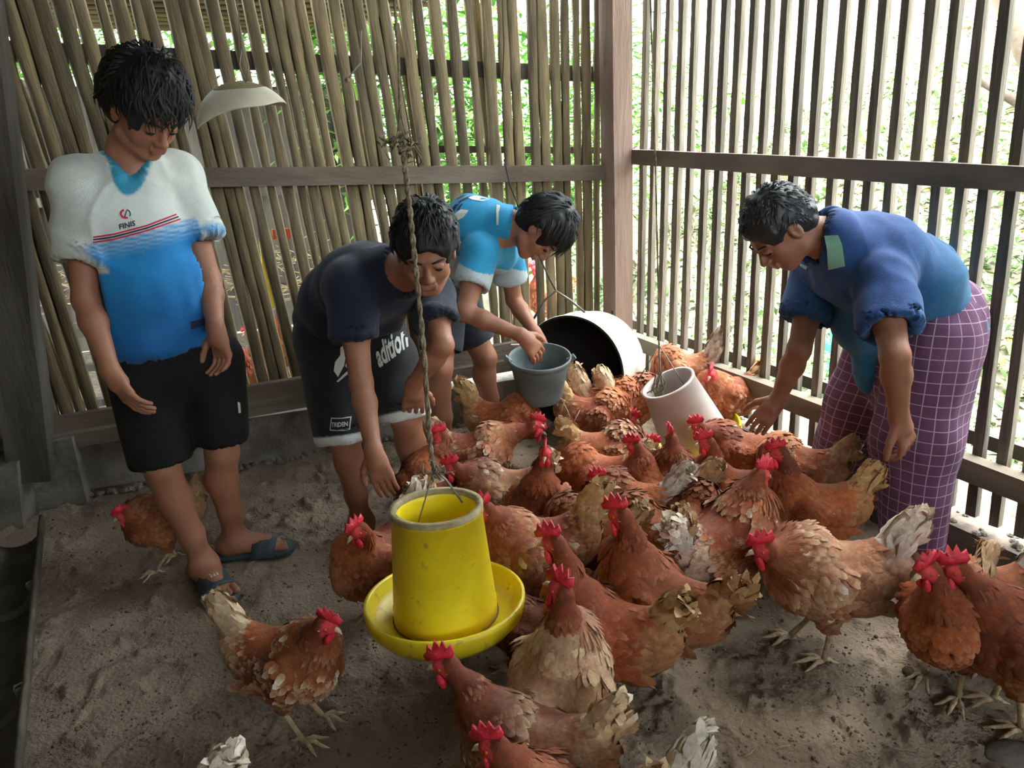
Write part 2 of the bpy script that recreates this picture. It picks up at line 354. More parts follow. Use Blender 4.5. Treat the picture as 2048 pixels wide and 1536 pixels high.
# corner post (two timbers)
pc = tag(empty('corner_post', C0), 'square reddish timber post in the corner between the two slatted walls', 'post')
a = WR(1244, 600, -.03); a[2] = .0; top = a+A(-.10, .0, 2.5)
MB().beam(a, top, .115, .115, DR, 0, 10, .02).build('post_timber', M['post'], pc)
MB().beam(C0+DB*.055-NB*.02, C0+DB*.055-NB*.02+A(-.06, 0, 2.5), .05, .07, NB, 0, 8, .03).build('side_timber', M['dark'], pc)
MB().beam(a-NR*.07+DR*.02+A(0, 0, .36), a-NR*.07+DR*.02+A(0, 0, .52), .022, .012, DR).build('metal_strap', M['dark'], pc)
# roof, with purlins
roof = tag(empty('ceiling'), kind='structure')
RB = MB(); V = []; Fc = []; R0 = C0+NB*.35+NR*.06+A(0, 0, 2.62)
for i in range(101):
    for j in range(2): V.append(R0+DB*(i*.055-.0)+DR*(j*6.6-.0)+A(0, 0, .02*math.sin(i*1.9)+.01*j))
for i in range(100): Fc.append((2*i, 2*i+1, 2*i+3, 2*i+2))
RB.add(V, Fc); RB.build('roof_sheet', M['roof'], roof, True)
for d_ in (.3, 1.4, 2.5, 3.6, 4.7): MB().beam(R0+DR*d_-A(0, 0, .07), R0+DR*d_+DB*5.4-A(0, 0, .07), .06, .08, (0, 0, 1), 0, 8, .05).build('purlin', M['dark'], roof)
# unseen sides of the pen behind the viewer: walls with boards added to block light
wl = tag(empty('wall_left'), kind='structure')
LA = FL(118, 985); LB_ = FL(58, 1536); dl = nz(LB_-LA); nl = A(-dl[1], dl[0], 0); nl = nl if nl[0] < 0 else -nl
LA = LA-dl*.05
MB().beam(LA+nl*.26-dl*.3+A(0, 0, 1.3), LA+nl*.26+dl*5.2+A(0, 0, 1.3), .02, 2.6).build('light_block', M['dark'], wl)  # backing board added behind the slats to keep light out on the left
for i in range(48):
    p = LA+nl*.22+dl*(i*.10)+A(0, 0, .35); place_slat(BS[i % 8], p, p+A(0, 0, 2.2)-dl*.1, .105, .02, -nl, wl)
for z in (.36, 1.3): MB().beam(LA+nl*.18+A(0, 0, z), LA+nl*.18+dl*4.8+A(0, 0, z), .05, .09, (0, 0, 1), 0, 8, .03).build('rail', M['dark'], wl)
wf = tag(empty('wall_front'), kind='structure')
MB().beam((-2.4, -1.95, 1.03), (4.6, -1.95, 1.03), .02, 2.06).build('light_block', M['dark'], wf)  # unseen board, its height set by how much light comes in over it
MB().beam(PF+A(0, 0, 1.3), PF+DR*3.5+A(0, 0, 1.3), .02, 2.6).build('light_block', M['dark'], wf)  # unseen board added along the fence to shut out light near the viewer
for i in range(30): place_slat(BS[i % 8], (-1.5+i*.15, -1.9, 0), (-1.5+i*.15, -1.9, 1.6), .17, .02, A(0, 1, 0), wf)
# ---------------------------------------------------------------- outdoors
def ground_h(P):
    d = (P-C0)@NR; dd = (P-C0)@NB                                      # distance out of the right wall / the back wall
    h = np.clip(d-1.5, 0, 9)*.62+noise3(P*A(.8, .8, 0))*.08+noise3(P*A(3, 3, 0))*.03
    return np.where(d > .12, h-.02, -.05)+np.where(dd > 2.6, np.clip(dd-2.6, 0, 9)*.2, 0)*0
gr = grid_mesh('ground_bank', -7, 9.5, -3, 12, .09, ground_h, M['bank']); tag(gr, 'bright grassy hillside rising beyond the open slatted wall', 'hillside', kind='structure')
def hz(x, y): return float(ground_h(np.array([[x, y, 0.]]))[0])
def cards(name, N_, where, size, cols, seed, parent=None, lab=None, cat=None, kind='stuff', upright=.5):
    r = np.random.default_rng(seed); V = []; C = []
    P = where(r, N_); n = len(P); a = r.uniform(0, 6.283, n); tilt = r.normal(upright, .35, n); L_ = r.uniform(*size, n)
    d = np.stack([np.cos(a)*np.cos(tilt), np.sin(a)*np.cos(tilt), np.sin(tilt)], 1); sd = np.stack([-np.sin(a), np.cos(a), np.zeros(n)], 1)
    w = (L_*r.uniform(.2, .38, n))[:, None]; L_ = L_[:, None]
    V = np.stack([P, P+d*L_*.45+sd*w*.6, P+d*L_-A(0, 0, 1)*L_*.2, P+d*L_*.45-sd*w*.6], 1).reshape(-1, 3)
    Q = np.arange(4*n).reshape(n, 4); me = bpy.data.meshes.new(name); fastmesh(me, V, Q)
    c = np.array(cols)[r.integers(0, len(cols), n)]*r.uniform(.6, 1.3, (n, 1)); setcol(me, np.repeat(c, 4, 0))
    o = link(name, me, parent, M['leaf']); return tag(o, lab, cat, kind=kind)
G1, G2, G3, YL, BR, PA = s2l(128, 158, 104), s2l(94, 128, 72), s2l(172, 190, 150), s2l(226, 196, 60), s2l(130, 114, 96), s2l(180, 172, 156)
def on_bank(r, n):
    s = r.uniform(-2.5, 5.5, n); d = r.uniform(.25, 1, n)**(1.3 if n > 20000 else .8)*(4.6 if n > 20000 else 7); P = C0+DR*s[:, None]+NR*d[:, None]; P[:, 2] = ground_h(P); return P
cards('bank_grass', 26000, on_bank, (.04, .13), [G1, G3, G3, PA, G1, G2], 1, None, 'short pale grass and weeds covering the bank beyond the right slats', 'grass', upright=.7)
cards('leaf_litter', 16000, on_bank, (.04, .10), [BR, PA, BR, PA, YL, PA], 2, None, 'dry fallen leaves strewn over the bank beyond the right slats', 'leaf litter', upright=.1)
# trees and shrubs
def tree(name, base, h, r0, crown, ncards, label, seed, cols, trunk_r=.07, lean_=(0, 0), leafs=(.07, .16)):
    random.seed(seed); t = tag(empty(name, base), label, 'tree', 'trees behind the back wall' if name == 'tree' else None)
    b = MB(); P = [A(*base)+A(lean_[0]*k*h+.04*random.uniform(-1, 1), lean_[1]*k*h, h*k) for k in np.linspace(0, 1, 9)]; b.tube(P, [trunk_r*(1-.55*k) for k in np.linspace(0, 1, 9)], 9)
    for i in range(9):
        p = P[random.randint(4, 8)]; a = random.uniform(0, 6.28); q = p+A(math.cos(a), math.sin(a), .7)*crown*.6; b.tube([p, (p+q)/2+A(0, 0, .06), q], [trunk_r*.4, trunk_r*.25, .01], 6)
    b.build('trunk', M['bark'], t, True); top = P[-1]
    def w(r, n):
        cc = top+r.normal(0, 1, (14, 3))*A(crown, crown, crown*.75)*.55; q = cc[r.integers(0, 14, n)]+r.normal(0, 1, (n, 3))*crown*.24; return q
    cards('foliage', ncards, w, leafs, cols, seed, t, kind='stuff', upright=.0); return t
GB = [s2l(110, 170, 70), s2l(140, 196, 90), s2l(70, 120, 50), s2l(180, 216, 130)]
for i, (s_, d_, h_, c_) in enumerate([(-.6, 2.6, 1.2, .9), (.35, 2.2, 1.7, .9), (-1.9, 3.4, 1.8, 1.1), (.9, 3.4, 2.8, 1.2), (1.6, 5.2, 3.0, 1.3), (3.2, 5.6, 2.4, 1.3), (5.0, 5.4, 2.2, 1.2), (-.2, 4.6, 3.4, 1.4)]):
    p = C0+DB*s_+NB*d_; lab = ['low bushy tree glimpsed past the corner post to its left', 'leafy tree close behind the middle of the back slats', 'broad tree beyond the corner, behind the post', 'tall tree behind the middle back slats', 'tree behind the far coop roof, middle of three', 'tree seen through the gap under the coop roof', 'leftmost tree beyond the far coop', 'tallest far tree rising behind the back slats'][i]
    t = tree('tree', (p[0], p[1], -.05), h_, .08, c_, 4200, lab, 40+i, GB)
p = C0+DR*.9+NR*3.0
tk = tag(empty('leaning_tree', (p[0], p[1], hz(p[0], p[1]))), 'leaning brown tree trunk on the hillside behind the right slats', 'tree trunk')
q0 = A(p[0], p[1], hz(p[0], p[1])-.1); b = MB(); b.tube([q0+A(.0, 0, 0), q0+A(-.25, .1, .45), q0+A(-.42, .2, .9), q0+A(-.75, .4, 1.6), q0+A(-.9, .6, 2.6)], [.17, .12, .09, .08, .06], 10); b.build('bark_trunk', M['bark'], tk, True)
b = MB(); b.tube([q0+A(-.42, .2, .9), q0+A(-.1, .3, 1.4), q0+A(.0, .4, 2.1)], [.06, .05, .03], 8).tube([q0+A(-.25, .1, .45), q0+A(-.6, .0, .75), q0+A(-1.0, 0, .95)], [.05, .035, .02], 7); b.build('branch', M['bark'], tk, True)
random.seed(1)
for i, (x, y, col_) in enumerate([(1545, 285, 0), (1645, 770, 1), (1960, 700, 1), (1990, 640, 2)]):
    p = FL(x, y, .05) if y > 500 else C0+DR*1.15+NR*1.9; p[2] = hz(p[0], p[1])
    def w(r, n, p=p, q=.13 if i else .2): return p+A(0, 0, .12)+r.normal(0, 1, (n, 3))*A(q, q, q*.7)
    cards('weed_clump', 260, w, (.04, .10), GB if i else [s2l(60, 90, 40), s2l(80, 60, 40), s2l(214, 190, 60)], 60+i, None, ['dark weedy bush on the bank just above the right rail', 'low green weeds beside the teal water can', 'green weed clump outside behind the stooping man', 'wispy weed clump far right of the bank'][i], 'weeds', upright=.2)
# teal watering can outside the slats
cn = FL(1668, 755, .0); cn = cn+NR*.1; can = tag(empty('water_can', cn), 'teal ribbed plastic water can standing outside behind the right slats', 'water can')
b = MB(); pr = [(0, 0), (.105, 0), (.115, .02)]
for i in range(9): pr += [(.118, .04+i*.022), (.110, .051+i*.022)]
pr += [(.118, .25), (.11, .31), (.07, .35), (.045, .36), (.045, .39), (.038, .39), (.038, .35)]
b.lathe(cn, pr, 28).build('can_body', M['teal'], can, True)
MB().tube([cn+A(-.09, 0, .10), cn+A(-.17, -.02, .22), cn+A(-.22, -.03, .36)], [.03, .024, .02], 10).build('spout', M['teal'], can, True)
MB().tube([cn+A(0, 0, .38), cn+A(.07, 0, .42), cn+A(.13, 0, .36), cn+A(.13, 0, .22), cn+A(.11, 0, .16)], .014, 8).build('handle', M['teal'], can, True)

# the neighbouring pen seen between the back slats
np_ = tag(empty('neighbour_coop', C0+DB*2+NB*1.2), 'dim neighbouring coop seen through the back slats with low roof and far slat wall', 'coop')
def BP(s, d, z=0): return C0+DB*s+NB*d+A(0, 0, z)
b = MB(); b.add([BP(.85, .25, 2.05), BP(5.2, .25, 2.05), BP(5.2, 2.6, 2.18), BP(.85, 2.6, 2.18), BP(.85, .25, 2.07), BP(5.2, .25, 2.07), BP(5.2, 2.6, 2.2), BP(.85, 2.6, 2.2)], [(0, 1, 2, 3), (7, 6, 5, 4), (0, 4, 5, 1), (3, 2, 6, 7), (0, 3, 7, 4), (1, 5, 6, 2)])
b.build('coop_roof', M['roof'], np_)
for i in range(9): MB().tube([BP(.85, .4+i*.27, 2.03+i*.013), BP(5.2, .4+i*.27, 2.01+i*.013)], .012, 6).build('roof_pole', M['bamboo'], np_, True)
for i in range(52):
    p = BP(.9+i*.083, 2.5); o = place_slat(BS[i % 8], p, p+A(0, 0, random.uniform(1.78, 1.84))+DB*.12, .088, .02, -NB, np_)
MB().beam(BP(.85, 2.54, .9), BP(5.2, 2.54, .86), .02, 1.76).build('dark_backing', M['dark'], np_)  # dark sheet added so the gaps between the far slats stay dark
for z in (.4, 1.05, 1.72): MB().beam(BP(.85, 2.46, z), BP(5.2, 2.46, z), .04, .06, (0, 0, 1), 0, 8, .05).build('rail', M['dark'], np_)
for i in range(24): p = BP(.87, .12+i*.102); place_slat(BS[i % 8], p, p+A(0, 0, 2.05), .097, .02, DB, np_)
for i in range(24): p = BP(4.6, .12+i*.102); place_slat(BS[i % 8], p, p+A(0, 0, 2.05), .095, .02, DB, np_)
b = MB(); b.add([BP(.85, .1, .004), BP(4.7, .1, .004), BP(4.7, 2.5, .004), BP(.85, 2.5, .004)], [(0, 1, 2, 3)]).build('coop_floor', M['clod'], np_)
for s_ in (.88, 3.0, 5.1): MB().beam(BP(s_, 2.52, 0), BP(s_, 2.52, 2.1), .09, .09, NB).build('coop_post', M['dark'], np_)
for i in range(5): MB().beam(BP(2.0, .75+i*.14, .16+i*.15), BP(3.1, .75+i*.14, .18+i*.15), .045, .035, (0, 0, 1), 0, 6, .06).build('roost_bar', M['dark'], np_)
for s_ in (2.1, 3.0): MB().beam(BP(s_, .7, .0), BP(s_, 1.4, .85), .04, .04).build('roost_rail', M['dark'], np_)
b = MB(); random.seed(8)
for i in range(420):
    p = BP(random.uniform(1.3, 3.4), random.uniform(.75, 1.5), random.uniform(.55, .8)); a = random.uniform(0, 3.14); L_ = random.uniform(.06, .2); b.tube([p, p+A(math.cos(a), math.sin(a), random.uniform(-.4, .4))*L_], .003, 4)
tag(b.build('nest_straw', M['straw'], np_), kind='stuff')
MB().beam(BP(1.78, .5, .62), BP(1.78, .5, .98), .055, .02, NB).build('yellow_board', M['yellow'], np_)
MB().beam(BP(1.6, .5, .98), BP(1.74, .5, .98), .02, .05).build('orange_board', mat('orange_paint', s2l(200, 90, 50), .6), np_)

# ---------------------------------------------------------------- left side: post, blocks and split bamboo trough
pa = FL(70, 1010); dp = tag(empty('timber_post', pa), 'thick dark timber post at the left edge beside the standing boy', 'post')
pb = PY(60, 905, FL(70, 1000)[1]-.1); pt = PY(-60, -40, pb[1])
MB().beam(A(pb[0], pb[1], .18), pt+(pt-pb)*.2, .19, .14, (1, .4, 0), 0, 10, .03).build('timber', M['dark'], dp)
pq = FL(30, 980, .3)
bl = FL(115, 1030); blk = tag(empty('concrete_footing', bl), 'grey broken concrete footing blocks in the left corner under the dark post', 'footing')
MB().beam(bl+A(-.32, .05, .15), bl+A(.05, .16, .15), .14, .30, (0, 0, 1), 0, 6, .05).build('block', M['concrete'], blk)
MB().beam(bl+A(-.42, -.1, .17), bl+A(-.08, -.02, .12), .16, .30, (.12, 0, 1), 0, 5, .08).build('block', M['concrete'], blk)
MB().beam(bl+A(-.34, -.22, .30), bl+A(-.30, .0, .36), .10, .05, (0, 0, 1), 0, 4, .05).build('plank', M['rail'], blk)
tr0 = FL(98, 1085); tr1 = FL(52, 1700)
ND = [float((FL(*p)-tr0)@nz(tr1-tr0)) for p in ((85, 1225), (68, 1440))]
def trough(r=.10):
    t = tag(empty('bamboo_trough', tr1), 'long split bamboo feeding trough lying along the left wall', 'trough'); ax = nz(tr1-tr0); sd = nz(np.cross(ax, A(0, 0, 1))); sd = sd if sd[0] < 0 else -sd
    V = []; Fc = []; n = 40; m = 12; Lh = np.linalg.norm(tr1-tr0); c0 = tr0+sd*r*.95+A(0, 0, r+.0)
    for i in range(n+1):
        k = i/n; nd = 1+.05*max(0, 1-min(abs(k*Lh-q) for q in ND)*40)
        for side in (1, .88):
            for j in range(m+1): a = math.pi*(1.02+.96*j/m)-.28; V.append(c0+ax*k*Lh+(sd*-math.cos(a)*-1+A(0, 0, 1)*math.sin(a))*r*nd*side)
    w = 2*(m+1)
    for i in range(n):
        for j in range(m):
            q = i*w+j; Fc.append((q, q+1, q+w+1, q+w)); q += m+1; Fc.append((q+w, q+w+1, q+1, q))
        q = i*w; Fc.append((q, q+w, q+w+m+1, q+m+1)); q += m; Fc.append((q+w, q, q+m+1, q+w+m+1))
    Fc += [(j, j+m+1, j+m+2, j+1) for j in range(m)]
    link('half_pipe', mesh('half_pipe', V, Fc), t, M['bamboo2'])
    for q in ND:
        b = MB(); P = []
        for j in range(m+1): a = math.pi*(1.02+.96*j/m)-.28; P.append((sd*-math.cos(a)*-1+A(0, 0, 1)*math.sin(a)))
        V = [c0+ax*(q+e)+p*r*f for e in (-.010, .010) for f in (.9, .70) for p in P]; k = m+1; Fc = []
        for j in range(m): Fc += [(j, j+1, k+j+1, k+j), (2*k+j+1, 2*k+j, 3*k+j, 3*k+j+1), (k+j, k+j+1, 3*k+j+1, 3*k+j)]
        b.add(V, Fc); b.build('node_wall', M['bamboo2'], t, True)
M['bamboo2'] = mat('old_bamboo', s2l(104, 96, 80), .8, s2l(66, 60, 50), 6, .4, 40)
trough()
# ---------------------------------------------------------------- hens
RUST, ORANGE, DARKR, CREAM, TAN, WHITE = [np.array(s2l(*c)) for c in ((138, 60, 28), (186, 98, 46), (84, 38, 20), (222, 196, 160), (186, 148, 100), (238, 230, 216))]
def feathers(P, N_, T, L_, Wd, C, Ctip, lift, r):
    n = len(P); T = T-N_*np.sum(T*N_, 1, keepdims=True); T /= np.linalg.norm(T, axis=1, keepdims=True)+1e-9
    S = np.cross(N_, T); a = r.normal(0, .16, (n, 1)); T = T*np.cos(a)+S*np.sin(a); S = np.cross(N_, T)
    L_ = L_[:, None]; Wd = Wd[:, None]; lf = (lift*(1+r.normal(0, .35, n)))[:, None]; D = T+N_*lf
    b = P-N_*.004
    pts = [b-T*L_*.15, b+D*L_*.5+S*Wd*.5, b+D*L_*.5-S*Wd*.5, b+D*L_*.85-N_*L_*lf*.25+S*Wd*.36, b+D*L_*.85-N_*L_*lf*.25-S*Wd*.36, b+D*L_-N_*L_*lf*.5, b+D*L_*.5+N_*Wd*.14]
    V = np.stack(pts, 1).reshape(-1, 3); base = np.arange(n)[:, None, None]*7
    Q = (base+np.array([[0, 2, 6, 6], [0, 6, 1, 1], [6, 2, 4, 5], [6, 5, 3, 1]])[None]).reshape(-1, 4)
    cc = np.stack([C*.8, C, C, Ctip, Ctip, Ctip, C], 1).reshape(-1, 3)
    return V, Q, cc
def fan_mesh(name, V, Q, cc, parent, mt):
    tri = [tuple(dict.fromkeys(q)) for q in Q.tolist()]; me = bpy.data.meshes.new(name); me.from_pydata(V.tolist(), [], tri); setcol(me, cc); me.materials.append(mt); me.shade_smooth()
    return link(name, me, parent)
def rotv(v, ax, a): v = A(*v); ax = nz(ax); return v*math.cos(a)+np.cross(ax, v)*math.sin(a)+ax*np.dot(ax, v)*(1-math.cos(a))
HEN_N = 0
def hen(b, hd, h, label, pale=.15, dark=0., sp=.1, tail=1.0, s=1.0, group='hens in the pen', look=None, zc=.225, pitch=0, tailc=None, headh=None, nf=1.0, legs=True, stand=None, crouch=0):
    """b: body centre pixel, hd: heading in the ground plane, h: head pixel"""
    global HEN_N; HEN_N += 1; r = np.random.default_rng(100+HEN_N); random.seed(HEN_N)
    c = FL(*b, zc*s) if stand is None else A(*stand); a = math.radians(hd); fw = A(math.cos(a), math.sin(a), 0); lf = A(-math.sin(a), math.cos(a), 0)
    p = math.radians(pitch+12); f2 = fw*math.cos(p)+A(0, 0, 1)*math.sin(p); up = nz(np.cross(f2, lf)) ; up = up if up[2] > 0 else -up
    L = lambda x, y, z: c+(f2*x*(.90 if x > 0 else .84)+lf*y+up*z)*s
    nb = L(.085, 0, .045)
    H0 = nb+(fw*.07+A(0, 0, .165))*s if headh is None else nb+(fw*headh[0]+A(0, 0, headh[1])+lf*(headh[2] if len(headh) > 2 else 0))*s
    hp = near(h[0], h[1], H0) if h is not None else H0
    d = hp-nb; ln = np.linalg.norm(d); mx = .25*s
    if ln > mx: hp = nb+d*(mx/ln); 
    base = (c[0], c[1], 0); root = tag(empty('hen', base), label, 'chicken', group)
    # head frame
    hf = fw if look is None else A(math.cos(math.radians(look[0])), math.sin(math.radians(look[0])), 0); hpit = math.radians(-12 if look is None else look[1])
    hf = nz(hf*math.cos(hpit)+A(0, 0, 1)*math.sin(hpit)); hl = nz(np.cross(A(0, 0, 1), hf)); hu = np.cross(hf, hl)
    HH = lambda x, y, z: hp+(hf*x+hl*y+hu*z)*s
    nk = hp-hf*.015*s-hu*.02*s; m1 = nb*.62+nk*.38+(up*.0-f2*.0)+fw*.012*s; m2 = nb*.28+nk*.72-fw*.006*s
    tb = L(-.125, 0, .045); tt = L(-.165-.01*tail, 0, .055+.125*tail)
    lo = np.minimum.reduce([c-.30*s, hp-.1, tt-.06]); hi = np.maximum.reduce([c+.30*s, hp+.1, tt+.06]); lo[2] = max(lo[2], .0) if stand is None else lo[2]
    S_ = SDF(lo, hi, .0065*max(s, .8))
    cn = lambda p0, p1, r0, r1, k=.03, **q: S_.cone(p0, p1, r0*s, r1*s, k*s, **q)
    cn(L(-.07, 0, .005), L(.065, 0, -.005), .078, .086, .02, wide=up, ratio=1.08)
    cn(L(-.06, 0, .01), tb, .066, .05); cn(tb, tb+(tt-tb)*.72, .042, .020, .04, wide=f2, ratio=1.5)
    cn(L(-.09, 0, -.025), L(-.14, 0, .0), .055, .035, .04)                               # fluff under the tail
    cn(L(.06, 0, .0), nb, .078, .06, .04); cn(nb, m1, .054, .039, .04); cn(m1, m2, .038, .027, .03); cn(m2, nk, .027, .021, .02)
    cn(hp-hf*.01*s, hp+hf*.01*s, .021, .018, .015)
    for q in (1, -1):
        S_.cone(L(.045, q*.07, .012), L(-.10, q*.055, .02), .040*s, .022*s, .012*s, wide=up, ratio=1.5)
        cn(L(.005, q*.045, -.045), c*A(1, 1, 0)+(lf*q*.042+fw*-.005)*s+A(0, 0, c[2]-.115*s), .05, .022, .03)
    V, Q = S_.nets(); N_ = S_.vnormals(V)
    # colour by region
    segs = [(hp, m2, .03, 0), (m2, m1, .045, 0), (m1, nb, .06, 1), (nb, c, .085, 2), (c, tb, .085, 2), (tb, tt, .05, 3), (L(0, .045, -.06), c-A(0, 0, .13*s), .045, 4), (L(0, -.045, -.06), c-A(0, 0, .13*s), .045, 4)]
    def region(P):
        best = np.full(len(P), 9.); reg = np.zeros(len(P), int); T = np.zeros((len(P), 3))
        for p0, p1, rr, g in segs:
            ba = p1-p0; t = np.clip((P-p0)@ba/(ba@ba), 0, 1); dd = np.linalg.norm(P-p0-t[:, None]*ba, axis=1)/(rr*s); m = dd < best; best[m] = dd[m]; reg[m] = g; T[m] = nz(ba)
        return reg, T
    tailc_ = tailc if tailc is not None else (CREAM*.5+TAN*.5)*(1-.0*pale)
    def plum(P, reg):
        n1 = noise3(P*28, HEN_N)[:, None]; n2 = noise3(P*9, HEN_N+50)[:, None]; v = r.normal(0, .5, (len(P), 1))
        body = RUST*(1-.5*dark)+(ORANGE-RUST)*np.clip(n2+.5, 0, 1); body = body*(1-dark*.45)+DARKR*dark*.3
        k = np.clip(pale*.8+n2*.4*pale+n1*(.05+.25*pale)+v*.1*pale-.12, 0, 1)*(pale > 0); C = body*(1-k)+CREAM*k
        C[reg == 0] = (DARKR*.15+RUST*.7+ORANGE*.15)*(1-.4*dark)*(1+.25*n1[reg == 0]); nk_ = reg == 1; C[nk_] = (C[nk_]*.35+(ORANGE*.3+RUST*.7)*(1-.4*dark)*.65)
        t3 = reg == 3; C[t3] = tailc_*(1+.25*n1[t3]); t4 = reg == 4; C[t4] = C[t4]*.5+(TAN*.5+RUST*.5)*.5*(1-.4*dark)
        rump = (reg == 2) & (((P-c)@f2) < -.08*s); C[rump] = C[rump]*.55+tailc_*.45
        return np.clip(C*(1+.12*v), .01, .95)
    reg, T = region(V); Cb = plum(V, reg)*.85
    dh = np.linalg.norm(V-(hp+hf*.010*s-hu*.006*s), axis=1)/s; face = (dh < .027) & (((V-hp)@hf) > -.014*s); Cb[face] = np.array(s2l(226, 72, 80)); 
    me = bpy.data.meshes.new('body'); fastmesh(me, V, Q); me.shade_smooth(); setcol(me, Cb); link('body', me, root, M['plume'])
    # covering feathers
    nF = int(2100*nf); nk_i = np.flatnonzero(reg < 2); nk_i = nk_i if len(nk_i) else np.arange(5); idx = np.concatenate([r.integers(0, len(V), nF), nk_i[r.integers(0, len(nk_i), int(650*nf))]]); P = V[idx]; Nn = N_[idx]; rg = reg[idx]; Tt = T[idx]; dd = np.linalg.norm(P-hp, axis=1)
    ok = (dd > .032*s) & (P[:, 2] > c[2]-.11*s); P, Nn, rg, Tt, dd = P[ok], Nn[ok], rg[ok], Tt[ok], dd[ok]
    Ln = np.choose(rg, [.030, .048, .040, .055, .032])*s*r.uniform(.75, 1.25, len(P)); Wd = np.choose(rg, [.009, .012, .021, .024, .018])*s
    C = plum(P, rg); e = np.clip(r.uniform(0, 1, (len(P), 1))*sp*1.8+pale*.25, 0, .8)*np.where(rg < 2, .35, 1)[:, None]; Ct = C*(1-e)+CREAM*e
    white = (r.uniform(0, 1, len(P)) < sp*.05) & (rg > 1); Ct[white] = WHITE; C[white] = C[white]*.5+CREAM*.5
    o = fan_mesh('plumage', *feathers(P, Nn, Tt, Ln, Wd, C, Ct, np.choose(rg, [.06, .10, .10, .34, .16]), r), root, M['plume']); tag(o, kind='stuff')
    # wings
    for q in (1, -1):
        P = []; Tn = []; Nn = []; Lw = []
        for row, (z, x0, x1, nn, l_) in enumerate([(-.022, .02, -.10, 8, .070), (.0, .035, -.06, 8, .07), (.022, .05, -.03, 7, .055), (.042, .055, .0, 6, .045)]):
            for k in range(nn): kk = k/(nn-1); P.append(L(x0+(x1-x0)*kk, q*(.094-.012*row-.02*kk), z+.008*kk)); Nn.append(nz(lf*q+up*(.1+.25*row))); Tn.append(nz(-f2+up*.06)); Lw.append(l_*s)
        P, Nn, Tn, Lw = map(np.array, (P, Nn, Tn, Lw)); C = plum(P, np.full(len(P), 2)); C = np.clip(C*(1-.0), 0, 1); Ct = C*(1-sp*.5-.25*pale)+CREAM*(sp*.5+.25*pale)
        fan_mesh('wing', *feathers(P, Nn, Tn, Lw, Lw*.42, C, Ct, np.full(len(P), .05), r), root, M['plume'])
    # tail feathers
    ta = nz(tt-tb); P = []; Tn = []; Nn = []; Lw = []
    for k in range(42):
        q = (k % 7-3)/3; g = k//7*.75; P.append(tb+ta*(.035+.010*g)*s+lf*q*.014*s-f2*.004*g*s); Tn.append(nz(ta+f2*(.30-.30*g)*(1-abs(q)*.6)+up*(.12-.12*g)+lf*q*(.10+.05*g))); Nn.append(nz(lf*(1 if q > 0 else -1)+A(*r.normal(0, .14, 3)))); Lw.append((.066+.016*min(tail, 1.5)-.005*g)*s*r.uniform(.85, 1.1))
    P, Nn, Tn, Lw = map(np.array, (P, Nn, Tn, Lw)); C = np.clip(np.tile(tailc_, (42, 1))*r.uniform(.75, 1.1, (42, 1)), 0, 1); C = C*.8+RUST*.2
    fan_mesh('tail', *feathers(P, Nn, Tn, Lw, Lw*.25, C, C*.5+tailc_*.5, np.full(42, .05), r), root, M['plume'])
    # comb, wattles, beak, eyes
    b_ = MB(); pr = [(.034, .004), (.038, .016), (.030, .022), (.026, .036), (.018, .026), (.010, .045), (.002, .029), (-.006, .044), (-.012, .026), (-.022, .034), (-.026, .016), (-.020, .008)]
    k = len(pr); tw = .35*random.uniform(-1, 1); cs = 1.08
    pos = lambda x, z, y: HH(x*cs, y+tw*max(z-.018, 0), .010+z*cs); nn = len(pr)
    V2 = [pos(x, z, .0035) for x, z in pr]+[pos(x, z, -.0035) for x, z in pr]+[pos(.004, .012, .006), pos(.004, .012, -.006)]; Fc = []
    for i in range(nn): j = (i+1) % nn; Fc += [(i, j, nn*2), (nn+j, nn+i, nn*2+1), (j, i, nn+i, nn+j)]
    b_.add(V2, Fc).build('comb', M['comb'], root, True)
    for q in (1, -1):
        MB().lathe(HH(.014, q*.009, -.030), [(0, -.022*s), (.007*s, -.017*s), (.0095*s, -.005*s), (.007*s, .010*s), (.002*s, .016*s)], 8, hu+hf*.15).build('wattle', M['comb'], root, True)
        MB().lathe(HH(.007, q*.0175, .002), [(.0, .0045*s), (.003*s, .0035*s), (.0045*s, .0*s)], 8, hl*q).build('eye', M['hen_eye'], root, True)
        MB().lathe(HH(-.010, q*.019, -.006), [(.0, .003*s), (.005*s, .002*s), (.006*s, -.001*s)], 8, hl*q).build('ear_lobe', M['shank'], root, True)
    MB().tube([HH(.020, 0, -.002), HH(.033, 0, -.004), HH(.044, 0, -.012)], [.0085*s, .006*s, .001], 7).build('beak', M['beak'], root, True)
    if legs:
        for q in (1, -1):
            hk = c*A(1, 1, 0)+(lf*q*.042-fw*.01)*s+A(0, 0, c[2]-.125*s); st = random.uniform(-.05, .06); gz = 0 if stand is None else c[2]-zc*s
            ft = c*A(1, 1, 0)+(lf*q*.045+fw*(st+.01))*s+A(0, 0, .012+gz); lb = MB()
            lb.tube([hk+A(0, 0, .03), hk, (hk+ft)/2, ft], [.014*s, .009*s, .0065*s, .0075*s], 8)
            for an, l_ in ((0, .062), (.55, .052), (-.55, .052), (math.pi, .028)):
                dd_ = fw*math.cos(an)+lf*math.sin(an); lb.tube([ft, ft+dd_*l_*.5*s+A(0, 0, .006), ft+dd_*l_*.85*s+A(0, 0, -.004), ft+dd_*(l_+.012)*s+A(0, 0, -.008)], [.0065*s, .006*s, .0045*s, .0015], 7)
            lb.build('leg', M['shank'], root, True)
    return root
WT = WHITE*.9; 
